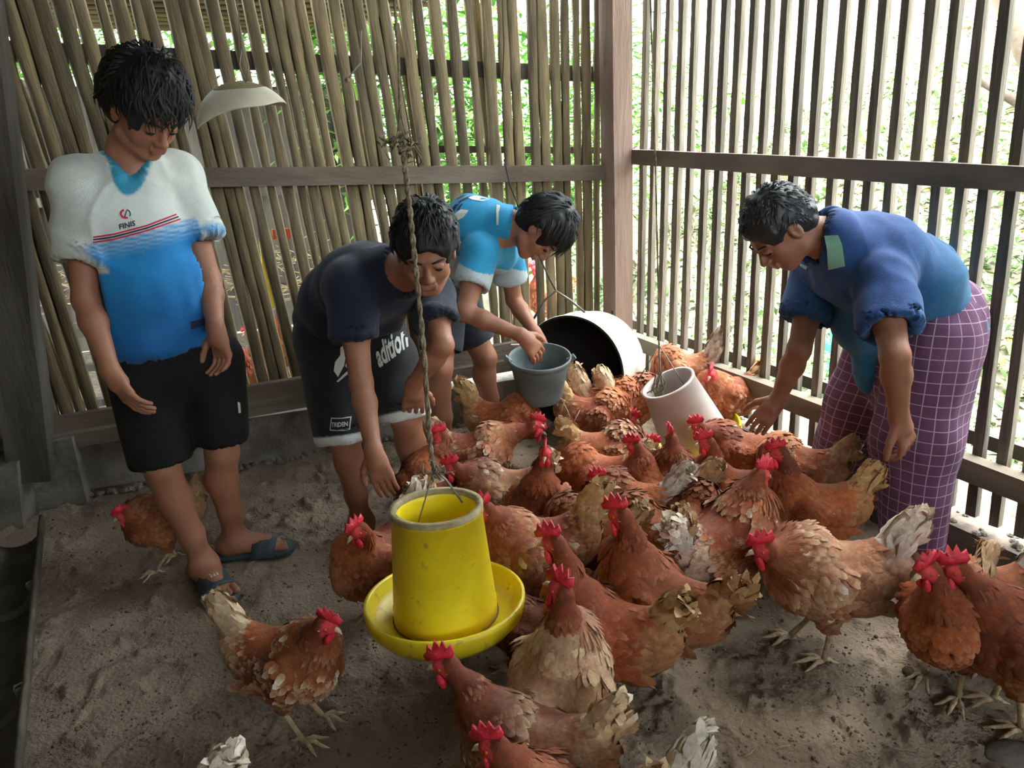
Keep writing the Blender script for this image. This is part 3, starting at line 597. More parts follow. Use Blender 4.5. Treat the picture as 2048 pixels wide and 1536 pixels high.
HENS = [
 # body, heading, head, label, options
 ((576,1322), -14, (652,1250), 'speckled brown and white hen walking alone at the lower left', dict(pale=.12, dark=.65, sp=.75, tailc=CREAM*.8, tail=1.2, s=.95)),
 ((322,1040), 214, (246,1030), 'hen half hidden behind the shins of the standing boy', dict(pale=.2, dark=.3, headh=(.12,.06), s=.82)),
 ((752,1120), 232, (716,1062), 'pale-tailed hen just left of the yellow feeder', dict(pale=.3, tailc=WT, tail=1.3)),
 ((1060,1500), 168, (890,1330), 'dark mauve hen stretching its neck up under the yellow pan, lowest row', dict(pale=.35, dark=.5, sp=.4, headh=(.14,.12), tailc=CREAM)),
 ((1110,1640), 165, (985,1492), 'hen at the bottom edge, brown nape and red comb seen from above', dict(pale=.2, dark=.2, headh=(.10,.12))),
 ((1225,1690), 205, None, 'hen mostly below the bottom edge, only its cream tail showing', dict(pale=.4, tailc=WT, tail=1.3, headh=(.12, -.08))),
 ((262,1730), 200, None, 'hen below the bottom left edge, only a white feather tip showing', dict(pale=.6, tailc=WT, headh=(.12, -.06), tail=1.4)),
 ((1112,1375), 52, (1120,1180), 'pale cream-backed hen with an orange neck standing tall in front', dict(pale=.9, sp=.3, tailc=WT, tail=.5, s=1.08, pitch=22, headh=(.03,.17), look=(140,10))),
 ((1205,1265), 155, (1105,1085), 'orange hen behind the cream-backed hen, head raised beside the yellow pan', dict(pale=.12, tailc=TAN, s=1.08, headh=(.09,.19))),
 ((1305,1195), 150, (1238,1030), 'dark red hen with a long upright neck right of the cream-backed hen', dict(pale=.02, dark=.35, sp=.15, tailc=TAN*.7+RUST*.3, s=1.12, pitch=12, headh=(.04,.19))),
 ((1065,1100), 188, (965,1020), 'orange hen with a tall tan tail right behind the yellow feeder', dict(pale=.3, sp=.35, tailc=TAN, tail=1.4, s=1.12)),
 ((1000,985), 176, (905,935), 'blurred mauve-winged hen facing left behind the feeder rope', dict(pale=.4, dark=.3, sp=.3, tailc=CREAM)),
 ((850,985), 100, (880,872), 'small dark hen behind the feeder hook, comb turned left', dict(pale=.02, dark=.5, look=(185,-5))),
 ((955,905), 8, (1070,848), 'white-necked hen facing right below the grey bucket', dict(pale=.35, sp=.4, headh=(.14,.10))),
 ((1010,842), -2, (1075,862), 'dark-necked hen with a raised tail behind the white-necked hen', dict(pale=.1, dark=.35, tail=1.5, tailc=TAN, headh=(.14,-.02))),
 ((1192,832), -6, (1262,838), 'hen pecking towards the white feeder, tan tail up before the drum', dict(pale=.15, sp=.25, tail=1.3, tailc=TAN, headh=(.15,-.03))),
 ((1222,806), 10, (1275,800), 'hen with a thin pink-white tail just before the drum mouth', dict(pale=.15, tail=1.5, tailc=CREAM, headh=(.14,.0))),
 ((1268,800), 20, (1325,790), 'hen squeezed between the drum and the white feeder', dict(pale=.3, tail=1.3, tailc=CREAM, headh=(.13,.0))),
 ((1452,792), 198, (1422,748), 'hen beside the right wall with its face towards the pen, right of the white feeder', dict(pale=.18, sp=.25, tailc=TAN, headh=(.06,.08), look=(240,-10), zc=.30)),
 ((1362,742), 170, (1335,745), 'hen behind the white feeder with its cream tail pointing up', dict(pale=.3, tail=1.8, tailc=WT, headh=(.1,-.04), zc=.33)),
 ((1215,905), 5, (1300,890), 'low dark speckled hen stretched in the middle of the flock', dict(pale=.1, dark=.5, sp=.5, tailc=TAN, headh=(.15,.0))),
 ((1322,985), 155, (1268,893), 'hen with an orange breast and bright pink comb facing left mid flock', dict(pale=.12, headh=(.06,.12))),
 ((1350,985), 96, (1342,876), 'dark hen with straw on its back and white fluffy vent seen from behind', dict(pale=.05, dark=.35, sp=.4, tailc=CREAM*.7, s=1.0, pitch=30, tail=.0, headh=(.03,.16))),
 ((1458,985), 172, (1412,885), 'hen with an upright dark neck and spiky comb below the white feeder', dict(pale=.1, dark=.2, headh=(.04,.17))),
 ((1475,905), 160, (1396,853), 'dark brown hen behind the spiky-combed one, beside the yellow pan of the white feeder', dict(pale=.02, dark=.35, tailc=TAN, tail=.3)),
 ((1462,1075), 28, (1522,950), 'scaly orange-brown hen with a white tail tip facing right', dict(pale=.22, sp=.5, tailc=WT, tail=1.1, s=1.14, pitch=14, headh=(.07,.16))),
 ((1618,1018), 172, (1556,905), 'dark-backed hen with a fluffy golden tail near the stooping man', dict(pale=.08, dark=.25, tailc=TAN*1.1, tail=1.1, s=1.05, headh=(.05,.16))),
 ((1590,935), 150, (1560,960), 'hen behind the golden-tailed hen, only its cream rear showing', dict(pale=.3, tailc=CREAM, headh=(.12,.0))),
 ((1655,1150), 176, (1528,1098), 'pale orange hen striding left across the open floor', dict(pale=.5, sp=.35, tailc=WT, tail=1.2, s=1.16, headh=(.14,.05))),
 ((1905,1240), 222, (1855,1140), 'rust hen striding towards the viewer at the right', dict(pale=.05, sp=.15, s=1.06, pitch=10, headh=(.06,.13), look=(200,-15))),
 ((2040,1275), 165, (1912,1140), 'dark rust hen cut by the right edge of the frame', dict(pale=.0, dark=.3, sp=.1, s=1.1, headh=(.12,.15))),
 ((1960,1195), 185, (1930,1215), 'hen hidden at the right edge with a white tail held straight up', dict(pale=.3, tail=1.8, tailc=WT, s=.95, headh=(.1,-.02))),
 ((1082,1010), 262, (1090,905), 'slim dark hen facing the viewer with a bright upright comb mid flock', dict(pale=.08, dark=.35, pitch=14, headh=(.03,.15))),
 ((1190,955), 168, (1122,945), 'orange-backed hen with white ear lobes, face turned in profile', dict(pale=.08, tailc=CREAM, headh=(.09,.06), look=(10,-15))),
 ((1258,1010), 160, (1200,962), 'hen with a grey-white tail and spiky comb facing left mid flock', dict(pale=.2, dark=.15, tailc=WT*.85, tail=1.2, headh=(.07,.11))),
 ((1062,1262), 150, None, 'shadowed hen behind the right side of the yellow pan', dict(pale=.05, dark=.6, headh=(.08,.02), zc=.18, s=.8)),  # shade beside the pan is put into the dark plumage colour
 ((1290,1075), 120, (1262,1040), 'shadowed brown hen in the thick of the flock', dict(pale=.05, dark=.5, headh=(.06,.05))),  # dark plumage stands in for the shade inside the flock
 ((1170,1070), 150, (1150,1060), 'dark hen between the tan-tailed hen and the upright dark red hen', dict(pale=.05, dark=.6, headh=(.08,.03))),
 ((1390,1050), 60, (1385,1000), 'shadowed hen behind the scaly orange-brown hen', dict(pale=.05, dark=.45, headh=(.06,.05))),  # plumage colour darkened to stand in for shade
]
for bpx, hd, hpx, lab, kw in HENS: hen(bpx, hd, hpx, lab, **kw)
for (x, y, Yd, hd, hx, lab) in [(578, 690, 4.0, 250, (558, 606), 'hen behind the back slats with its red face held high'), (505, 750, 3.8, 240, (484, 715), 'hen behind the back slats, lowest red face beside the standing boy'),
        (545, 738, 4.1, 190, None, 'hen turned left behind the back slats, body only'), (1098, 600, 4.9, 200, None, 'hen behind the back slats above the grey bucket')]:
    q = PY(x, y, Yd); hen((0, 0), hd, hx, lab, stand=q, group='hens beyond the back slats', nf=.5, dark=.2, headh=(.04, .17))
    MB().beam(q+A(-.3, -.05, -.235), q+A(.3, .1, -.235), .05, .03).build('roost_bar', M['dark'], np_)
# ---------------------------------------------------------------- people
SKIN = np.array(s2l(166, 114, 88)); SKD = np.array(s2l(128, 82, 62))
def J(x, y, p, L_, side=-1):                                           # on the pixel's ray, L_ away from joint p (side -1: the nearer of the two)
    d = nz(ray(x, y)); m = O-A(*p); b = float(m@d); D = b*b-float(m@m)+L_*L_
    return O+d*(-b+(math.sqrt(D)*side if D > 0 else 0))
def frame(fwd, up): f = nz(fwd); r = nz(np.cross(f, A(*up))); u = np.cross(r, f); return r, f, u   # right, forward, up
class Person:
    def __init__(s, name, label, base, box, seed):
        s.root = tag(empty('person', base), label, 'person'); s.S = SDF(box[0], box[1], .0042); s.seed = seed
    def head(s, c, fwd, up, size=1.0):
        s.hc = A(*c); s.hr, s.hf, s.hu = frame(fwd, up); s.hs = size; S = s.S
        R = np.array([s.hr, s.hf, s.hu]); P = s.HP
        S.ell(P(0, -.012, .030), A(.074, .092, .084)*size, R, .01); S.ell(P(0, .020, -.035), A(.060, .064, .076)*size, R, .03)
        S.ell(P(0, .056, -.092), A(.024, .020, .018)*size, R, .025)
        for q in (1, -1):
            S.ell(P(q*.036, .052, -.030), A(.022, .020, .024)*size, R, .02); S.cone(P(q*.050, .0, -.075), P(q*.018, .055, -.095), .016, .014, .02)
            S.cone(P(q*.012, .077, .018), P(q*.044, .064, .016), .010, .010, .015)
        S.cone(P(0, .080, .004), P(0, .100, -.032), .007, .0125, .010)
        for q in (1, -1):
            S.ell(P(q*.031, .090, -.002), A(.017, .012, .010)*size, R, .012, sub=True); S.ell(P(q*.011, .092, -.036), A(.009, .010, .008)*size, R, .006)
            S.ell(P(q*.031, .0735, -.004), A(.0135, .0125, .0115)*size, R, .002); S.ell(P(q*.031, .076, .002), A(.0160, .0125, .0085)*size, R, .004)   # eyeball, upper lid
            S.ell(P(q*.077, -.008, -.008), A(.009, .018, .031)*size, R, .008); S.ell(P(q*.086, -.004, -.006), A(.006, .010, .018)*size, R, .004, sub=True)
        S.cone(P(-.019, .086, -.058), P(.019, .086, -.058), .0065, .0065, .006); S.cone(P(-.015, .086, -.067), P(.015, .086, -.067), .0075, .0075, .006)
        S.cone(P(-.022, .096, -.0625), P(.022, .096, -.0625), .0025, .0025, .003, sub=True)
    def HP(s, x, y, z): return s.hc+(s.hr*x+s.hf*y+s.hu*z)*s.hs
    def hand(s, w, d, back, curl=(.3, .5, .4), thumb=1, k=1.0, spread=.10):
        """w wrist, d direction, back: normal of the back of the hand, thumb side sign"""
        S = s.S; d = nz(d); back = nz(A(*back)-d*np.dot(back, d)); sd = np.cross(d, back)*thumb; w = A(*w)
        S.cone(w-d*.01, w+d*.035*k, .025*k, .028*k, .015, wide=sd, ratio=1.15)
        for q in (-.028, -.009, .010, .028): S.cone(w+d*.02*k+sd*q*.6*k, w+d*.082*k+sd*q*k, .0135*k, .012*k, .012)
        for i, (q, l_) in enumerate(((.030, .070), (.010, .078), (-.0105, .073), (-.0295, .058))):
            p = w+d*.085*k+sd*q*k; dr = nz(d+sd*q*spread*30*.1+sd*(q*spread*10)); r0 = .0088*k
            for j, f in enumerate((.44, .31, .25)):
                dr = rotv(dr, sd, 0) if False else nz(dr*math.cos(curl[j])-back*math.sin(curl[j])) if j == 0 else nz(rotv(dr, np.cross(dr, back), 0)*math.cos(curl[j])+np.cross(np.cross(dr, back), dr)*-math.sin(curl[j])*1.0)
                p2 = p+dr*l_*f*k; S.cone(p, p2, r0, r0*.92, .002); p = p2; r0 *= .92
        p = w+d*.018*k+sd*.026*k; dr = nz(d*.72+sd*.62-back*.25)
        for l_, r0 in ((.042, .0135), (.030, .0105), (.024, .0095)): p2 = p+dr*l_*k; S.cone(p, p2, r0*k, r0*.9*k, .006); p = p2; dr = nz(dr+d*.35-sd*.15-back*.12)
    def foot(s, a, d, k=1.0, outside=1):
        S = s.S; d = nz(A(d[0], d[1], 0)); sd = A(-d[1], d[0], 0)*outside; g = A(a[0], a[1], s.gz)
        S.ell(g-d*.035*k+A(0, 0, .030), (.034, .034, .030), None, .02); S.cone(A(*a), g-d*.02*k+A(0, 0, .045), .036, .034, .03)
        S.cone(A(*a)+d*.01-A(0, 0, .02), g+d*.115*k+A(0, 0, .026), .036, .022, .03, wide=sd, ratio=1.35); S.cone(g-d*.02+A(0, 0, .024), g+d*.13*k+A(0, 0, .018), .026, .017, .02, wide=sd, ratio=1.8)
        for i in range(5):
            q = (-.036, -.014, .004, .021, .036)[i]; l_ = (.058, .056, .050, .042, .032)[i]; r0 = (.0125, .009, .0088, .0085, .0082)[i]
            p = g+d*(.128-.012*(i > 2)*(i-2))*k+sd*q+A(0, 0, .014); S.cone(p, p+d*l_*k*.8-A(0, 0, .003), r0, r0*.95, .003)
    def limb(s, P, R, k=.03, **q):
        for i in range(len(P)-1): s.S.cone(P[i], P[i+1], R[i], R[i+1], k, **q)
    def finish(s, dark=0., lips=True):
        V, Q = s.S.nets(); n = noise3(V*30, s.seed)[:, None]; C = (SKIN*(1-dark)+SKD*dark)*(1+.07*n); C = np.tile(C, 1)
        if lips:
            for p, r_, c in ((s.HP(0, .088, -.060), .020, s2l(150, 84, 78)), ):
                d = np.linalg.norm((V-p)*1.0, axis=1); up = np.abs((V-p)@s.hu); m = (d < r_) & (up < .010); C[m] = C[m]*.45+np.array(c)*.55
        me = bpy.data.meshes.new('body'); fastmesh(me, V, Q); me.shade_smooth(); setcol(me, C); s.body = link('body', me, s.root, M['skin'])
    def face(s, hair=True, n=900, vol=.014, fringe=.05, mt='hair', top=.0, length=.03, seed=1, tuft=1.0):
        P = s.HP; R = np.array([s.hr, s.hf, s.hu])
        for q in (1, -1):
            MB().lathe(P(q*.031, .0745, -.0045), [(0, .0132*s.hs), (.007*s.hs, .0112*s.hs), (.0125*s.hs, .004*s.hs), (.0132*s.hs, -.003*s.hs)], 14, s.hf+s.hu*-.1).build('eye', M['eye'], s.root, True)
            MB().tube([P(q*.014, .089, .017), P(q*.030, .087, .0225), P(q*.046, .073, .019), P(q*.053, .062, .015)], [.0026, .0036, .003, .0012], 6).build('eyebrow', M['hair'], s.root, True)
        H = SDF(s.hc-.17, s.hc+.17, .0045)
        H.ell(P(0, -.016, .034+top*.4), A(.078, .095, .086)*s.hs+vol+A(0, 0, top), R, .01); H.ell(P(0, -.060, -.015), A(.066, .050, .060)*s.hs+vol*.5, R, .03)
        H.ell(P(0, .118, -.018), A(.078, .070, .080)*s.hs, R, .012, sub=True)                  # clear the face
        H.ell(P(0, .02, -.115), A(.10, .10, .075)*s.hs, R, .01, sub=True)
        for q in (1, -1): H.ell(P(q*.085, .012, -.035), A(.03, .034, .05)*s.hs, R, .01, sub=True)
        V, Q = H.nets(); Nn = H.vnormals(V); V = V+Nn*(noise3(V*55, seed)*.004+noise3(V*25, seed)*.003)[:, None]
        me = bpy.data.meshes.new('hair'); fastmesh(me, V, Q); me.shade_smooth(); hm = link('hair', me, s.root, M[mt])
        r = np.random.default_rng(seed); b = MB(); idx = r.integers(0, len(V), n)
        for i in idx:
            p = V[i]; nn = Nn[i]; loc = A((p-s.hc)@s.hr, (p-s.hc)@s.hf, (p-s.hc)@s.hu)
            if (loc[1] > .02 and loc[2] < (.085-fringe*.5)*s.hs) or nn@s.hu < -.25 or (loc[2] < -.02): continue
            flow = s.hf*(.9 if loc[1] > -.03 else -.2)-s.hu*(.5+.9*(loc[1] < -.03))+s.hr*loc[0]*4+s.hr*r.normal(0, .35); t = flow-nn*np.dot(flow, nn); t = nz(t); l_ = length*r.uniform(.6, 1.3)*(1+fringe*8*(loc[1] > .03))*(.7 if loc[2] < .03 else 1); sdv = np.cross(nn, t)*.0035
            q1 = p+t*l_*.5+nn*(.006*tuft); q2 = p+t*l_+nn*(.004*tuft)-s.hu*l_*.15
            b.add([p-sdv-nn*.003, p+sdv-nn*.003, q1+sdv*.8, q1-sdv*.8, q2, q1+nn*.003, p+nn*.001], [(0, 6, 5, 3), (6, 1, 2, 5), (3, 5, 4), (5, 2, 4)])
        o = b.build('hair_strands', M[mt], hm, True); tag(o, kind='stuff')
def garment(name, S, parent, colf, mt='cloth', folds=(), seed=0, label=None, thick=0):
    V, Q = S.nets(); E_ = np.concatenate([Q[:, [0, 1]], Q[:, [1, 2]], Q[:, [2, 3]], Q[:, [3, 0]]]); deg = np.bincount(E_.ravel(), minlength=len(V))[:, None]+1e-9
    for _ in range(5):                                                   # relax the hems
        M_ = np.stack([np.bincount(E_[:, 0], V[E_[:, 1], i], len(V))+np.bincount(E_[:, 1], V[E_[:, 0], i], len(V)) for i in range(3)], 1); V = V*.4+M_/deg*.6
    Nn = S.vnormals(V); d = np.zeros(len(V))
    for amp, fr, ax_, mode in folds:                                     # amplitude, frequency, axis along which the fold runs (long), soft or ridged
        ax_ = nz(ax_); al = (V@ax_)[:, None]*ax_; P = (V-al)*fr+al*fr*.18+noise3(V*4, seed)[:, None]*.5; f = noise3(P, seed); d += amp*(((1-np.abs(f)*2) if mode else f)*.8+.5); seed += 1
    V = V+Nn*d[:, None]; me = bpy.data.meshes.new(name); fastmesh(me, V, Q); me.shade_smooth()
    if colf is not None: setcol(me, np.clip(colf(V), 0, 2))
    o = link(name, me, parent, M[mt]); 
    if label: o['label'] = label
    return o
def letters(txt, size, shear, place, *args):
    P = text_polys(txt, size, shear); n0 = 0
    for i in range(len(txt)):
        n1 = len(text_polys(txt[:i+1], size, shear)); stick('letter', [[place(x, y) for x, y in p] for p in P[n0:n1]], *args); n0 = n1
def const(c): c = np.array(c); return lambda V: np.tile(c, (len(V), 1))
from mathutils.bvhtree import BVHTree
def stick(name, polys, origin, ux, uy, nrm, target, mt, parent, lift=.0035, th=.002):
    """lay flat printed shapes (2D polygons in metres) onto a cloth surface"""
    bvh = BVHTree.FromObject(target, bpy.context.evaluated_depsgraph_get()); b = MB(); nrm = nz(nrm)
    import mathutils.geometry as mg
    for poly in polys:
        pts = []
        for i in range(len(poly)):
            p, q = A(*poly[i]), A(*poly[(i+1) % len(poly)]); n = max(1, int(np.linalg.norm(q-p)/.008))
            for k in range(n): pts.append(p+(q-p)*k/n)
        tris = mg.tessellate_polygon([[Vector((p[0], p[1], 0)) for p in pts]]); V = []
        for p in pts:
            w = A(*origin)+A(*ux)*p[0]+A(*uy)*p[1]; h = bvh.ray_cast(Vector(w+nrm*.25), Vector(-nrm), .6); V.append((A(*h[0]) if h[0] is not None else w*np.nan)+nrm*lift)
        V = np.array(V)
        if np.isnan(V[:, 0]).all(): continue
        md = np.nanmedian(V@nrm); ok = ~(np.abs(V@nrm-md) > .06)&~np.isnan(V[:, 0]); V[~ok] = A(*origin)
        b.add(V, [tuple(t) for t in tris if all(ok[i] for i in t)])
    return b.build(name, M[mt], parent) if b.f else None
def text_polys(txt, size, shear=0):
    cu = bpy.data.curves.new('t', 'FONT'); cu.body = txt; cu.size = size; cu.shear = shear; cu.resolution_u = 2; cu.offset = size*.03
    o = bpy.data.objects.new('t', cu); COL.objects.link(o); dg = bpy.context.evaluated_depsgraph_get(); me = bpy.data.meshes.new_from_object(o.evaluated_get(dg))
    P = [[(me.vertices[i].co.x, me.vertices[i].co.y) for i in p.vertices] for p in me.polygons]; bpy.data.objects.remove(o); bpy.data.curves.remove(cu); bpy.data.meshes.remove(me); return P

# ---- the standing boy at the left
def boy_standing():
    pel = PY(352, 715, 2.20); che = PY(262, 450, 2.19); nb = PY(262, 322, 2.22)
    shR = PY(160, 372, 2.13); shL = PY(352, 352, 2.30)
    elR = J(172, 600, shR, .275); wrR = J(222, 745, elR, .235, -1); elL = J(418, 560, shL, .27, 1); wrL = J(432, 660, elL, .2, -1)
    hpR = pel+A(-.085, -.05, -.02); hpL = pel+A(.085, .05, -.02)
    anR = FL(405, 1120, .085); anL = FL(468, 1072, .085); knR = (hpR+anR)/2+A(-.01, -.05, .02); knL = (hpL+anL)/2+A(.02, -.05, .02)
    base = (pel[0], pel[1], 0)
    s = Person('p', 'boy standing at the left in a white and blue jersey, looking down', base, (A(-1.55, 1.7, 0), A(-.6, 2.65, 1.78)), 1); s.gz = .022
    fR = nz(FL(455, 1190)-FL(392, 1125)); fL = nz(FL(595, 1090)-FL(470, 1105))
    hc = PY(292, 222, 2.17); s.head(hc, (.62, -.42, -.62), (.42, -.25, .87), 1.04)
    s.limb([nb-A(0, 0, .05), nb+A(.0, 0, .03), hc-s.hu*.05-s.hf*.02], [.058, .054, .052])
    s.limb([pel, (pel+che)/2, che, nb-A(0, 0, .05)], [.088, .082, .09, .062], .05, wide=shR-shL, ratio=1.3); s.limb([shR, nb-A(0, 0, .05), shL], [.048, .055, .048], .04)
    for sh, el, wr in ((shR, elR, wrR), (shL, elL, wrL)): s.limb([sh, (sh+el)/2, el, el*.7+wr*.3, wr], [.046, .043, .035, .036, .024], .02)
    s.hand(wrR, PY(262, 800, wrR[1]-.02)-wrR, (-.75, -.6, .2), (.25, .35, .3), 1, 1.0); s.hand(wrL, PY(440, 690, wrL[1])-wrL, (.4, .8, .2), (.5, .6, .5), -1, .95)
    for hp, kn, an, f, o_ in ((hpR, knR, anR, fR, -1), (hpL, knL, anL, fL, 1)): s.limb([hp, kn, kn*.7+an*.3-f*.015, kn*.3+an*.7, an], [.085, .052, .053, .040, .033], .02); s.foot(an, f, 1.0, o_)
    s.finish(.15); s.face(True, 1100, .022, .05, 'hair', .014, .042, 3, 1.8)
    # shorts
    S = SDF(A(-1.5, 1.7, .3), A(-.6, 2.7, 1.0), .0065)
    S.cone(pel+A(0, 0, .06), pel-A(0, 0, .03), .105, .110, .05, wide=shR-shL, ratio=1.25)
    for hp, kn in ((hpR, knR), (hpL, knL)):
        k_ = .93 if hp is hpR else .86; e = hp*(1-k_)+kn*k_; d = nz(kn-hp); S.cone(hp, e, .100, .088, .035, clip=((e, d),))
        S.cone(e-d*.05, e+d*.2, .076, .076, .0, sub=True, clip=((e-d*.05, -d),))
    s.shorts = garment('shorts', S, s.root, None, 'black_cloth', [(.008, 9, (0, 0, 1), 0), (.005, 20, (0, 0, 1), 0)], 3)
    # jersey
    S = SDF(A(-1.6, 1.65, .6), A(-.6, 2.75, 1.52), .006); rt = nz(shR-shL); q = nz(che-pel)
    hem = PY(340, 690, 2.19); S.cone(hem-q*.10, (hem+che)/2, .120, .112, .05, wide=rt, ratio=1.28); S.cone((hem+che)/2, che, .112, .115, .05, wide=rt, ratio=1.25); S.cone(che, nb-A(0, 0, .05), .115, .076, .05, wide=rt, ratio=1.3)
    S.cone(shR, shL, .060, .060, .05)
    for sh, el, q_ in ((shR, elR, .205), (shL, elL, .19)):
        d = nz(el-sh); e_ = sh+d*q_; S.cone(sh, e_, .060, .074, .03, clip=((e_, d),)); S.cone(sh+d*(q_-.04), sh+d*.35, .062, .062, 0, sub=True, clip=((sh+d*(q_-.04), -d),)); 
    for sh, el in ((shR, elR),): d = nz(el-sh)
    S.cone(nb+A(.0, 0, -.005), nb+A(.01, -.02, .12), .056, .08, .006, sub=True); S.cone(nb+A(.02, -.05, -.0), nb+A(.045, -.15, -.085), .044, .006, .006, sub=True)
    S.cut(hem, nz(-q+A(-.1, 0, 0))); S.cone(hem-q*.12, hem+q*.03, .108, .104, .004, wide=rt, ratio=1.28, sub=True)
    dS = nz(elR-shR)
    fr = nz(A(.35, -.93, 0)); L0 = PY(200, 470, 2.08)
    def col(V):
        d = V-L0; t = V[:, 2]-(L0[2]+((V-L0)@nz(A(.93, .35, 0)))*.165)+.0; sm = lambda x: np.clip(x/.006+.5, 0, 1); arm = sm(.092-np.linalg.norm(V-shR-((V-shR)@dS)[:, None]*dS, axis=1))*(((V-shR)@dS) > .02)*sm(.245-((V-shR)@dS))*sm(((V-shR)@rt)+.012)
        dL = nz(elL-shL); arm = np.maximum(arm, sm(.092-np.linalg.norm(V-shL-((V-shL)@dL)[:, None]*dL, axis=1))*(((V-shL)@dL) > .03)*sm(.235-((V-shL)@dL))*sm(((V-shL)@-rt)-.0))
        white = np.array(s2l(206, 212, 206)); bl = np.array(s2l(24, 140, 206)); db = np.array(s2l(10, 96, 160)); C = np.tile(white, (len(V), 1))
        k = np.clip(-t/.33, 0, 1)[:, None]; B = bl*(1-k)+db*k; ln_ = (.5+.5*np.sin(t*2*np.pi/.011))*np.clip((t+.07)/.05, 0, 1); B = B*(1-.7*ln_[:, None])+white*.7*ln_[:, None]
        m = np.clip((-t-.010)/.006, 0, 1)[:, None]*(1-arm[:, None]); C = C*(1-m)+B*m
        for p0, p1, r0, r1 in ((nb+A(.0, 0, -.005), nb+A(.01, -.02, .12), .056, .08), (nb+A(.02, -.05, -.0), nb+A(.045, -.15, -.085), .044, .006)):
            ba = p1-p0; q1 = np.clip((V-p0)@ba/(ba@ba), 0, 1); w = np.clip((.018-(np.linalg.norm(V-p0-q1[:, None]*ba, axis=1)-(r0+q1*(r1-r0))))/.006, 0, 1)[:, None]; C = C*(1-w)+np.array(s2l(40, 136, 168))*w
        return C
    j = garment('jersey', S, s.root, col, 'cloth', [(.010, 6, (.25, 0, 1), 1), (.008, 11, (.9, .2, -.45), 1), (.004, 30, (0, 0, 1), 0)], 9)
    # stripes and emblem on the chest
    n_ = nz(A(.30, -.95, .05)); ux = nz(A(.95, .30, 0)); uy = A(0, 0, 1)
    def at2(px, py): p = PY(px, py, 2.06); return (float((p-L0)@ux), float((p-L0)@uy))
    def band(pts, w):
        P = [A(*at2(*p)) for p in pts]; o_ = []
        for i, p in enumerate(P): t = nz(P[min(i+1, len(P)-1)]-P[max(0, i-1)]); o_.append((p+A(-t[1], t[0])*w/2, p-A(-t[1], t[0])*w/2))
        return [[o_[i][0], o_[i+1][0], o_[i+1][1], o_[i][1]] for i in range(len(P)-1)]
    for off, mt in ((0, 'red_print'), (5, 'navy_print'), (10, 'red_print')): stick('stripe', band([(193, 473+off), (230, 470+off-1), (290, 455+off), (343+off*.8, 436+off)], .0042), L0, ux, uy, n_, j, mt, s.root)
    stick('hem_label', [[at2(*p) for p in ((376, 656), (406, 652), (408, 667), (378, 672))]], L0, ux, uy, n_, j, 'navy_print', s.root)
    o2 = at2(240, 460); ca, sa = math.cos(.20), math.sin(.20)
    letters('FINIS', .019, .2, lambda x, y: (o2[0]+x*ca-y*sa, o2[1]+x*sa+y*ca), L0, ux, uy, n_, j, 'navy_print', s.root, .005)
    c2 = at2(249, 430); arc = lambda a0, a1, r0, r1, n=9: [(c2[0]+math.cos(a0+(a1-a0)*i/n)*r0, c2[1]+math.sin(a0+(a1-a0)*i/n)*r0) for i in range(n+1)]+[(c2[0]+math.cos(a1-(a1-a0)*i/n)*r1, c2[1]+math.sin(a1-(a1-a0)*i/n)*r1) for i in range(n+1)]
    stick('emblem', [arc(1.8, 5.2, .0135, .0085)], L0, ux, uy, n_, j, 'red_print', s.root, .005); stick('emblem', [arc(-.6, 1.2, .0135, .0105), [(c2[0]-.004, c2[1]-.008), (c2[0]+.003, c2[1]+.010), (c2[0]+.005, c2[1]+.009), (c2[0]-.001, c2[1]-.009)]], L0, ux, uy, n_, j, 'navy_print', s.root, .005)
    # slides
    s.straps = []
    for an, f, o_ in ((anR, fR, -1), (anL, fL, 1)):
        d = nz(A(f[0], f[1], 0)); sd = A(-d[1], d[0], 0)*o_; g = A(an[0], an[1], 0); b = MB()
        prof = [(-.085, .020), (-.075, .033), (-.04, .040), (.02, .038), (.08, .046), (.13, .052), (.165, .050), (.192, .036), (.203, .014)]; ring = [(x, -w) for x, w in prof]+[(x, w) for x, w in prof[::-1]]; n = len(ring)
        V = [g+d*x+sd*y+A(0, 0, z)+(d*x+sd*y)*0 for z, e in ((.003, 1), (.024, 1)) for x, y in ring]; b.add(V, [tuple(range(n-1, -1, -1)), tuple(range(n, 2*n))]+[(i, (i+1) % n, n+(i+1) % n, n+i) for i in range(n)])
        sole = b.build('slide_sole', M['slide'], s.root, True); b = MB(); m = 12; V = []
        for k in range(2):
            for x0 in (.055, .085, .115, .135):
                for i in range(m+1):
                    a = math.pi*i/m; r_ = 1.0-.07*k; h = (.082-.24*(x0-.055)); V.append(g+d*(x0+.012*math.sin(a))+sd*math.cos(a)*.056*r_+A(0, 0, .012+(h-.012)*math.sin(a)**.8*r_))
        w = m+1; Fc = []
        for i in range(m):
            for r_ in range(3): q_ = r_*w+i; Fc += [(q_, q_+1, q_+w+1, q_+w)]; q_ += 4*w; Fc += [(q_+w, q_+w+1, q_+1, q_)]
            Fc += [(i, 4*w+i, 4*w+i+1, i+1), (3*w+i+1, 7*w+i+1, 7*w+i, 3*w+i)]
        b.add(V, Fc); st = b.build('slide_strap', M['slide'], sole, True); s.straps.append(st)
    cR = A(anR[0], anR[1], 0); d = nz(A(fR[0], fR[1], 0)); sd = A(-d[1], d[0], 0)
    stick('slide_print', [[(x+.011*i-.010+(.003 if k else 0), y+.014*k) for x, y in ((0, 0), (.008, .001), (.009, .010), (.002, .011))] for i in range(3) for k in range(2)], cR+d*.085-sd*.015+A(0, 0, .08), sd, d, A(0, 0, 1), st, 'print_', s.root, .003) if False else None
    vd = -nz(PY(478, 815, 2.1)-O); o5 = PY(478, 815, 2.1)
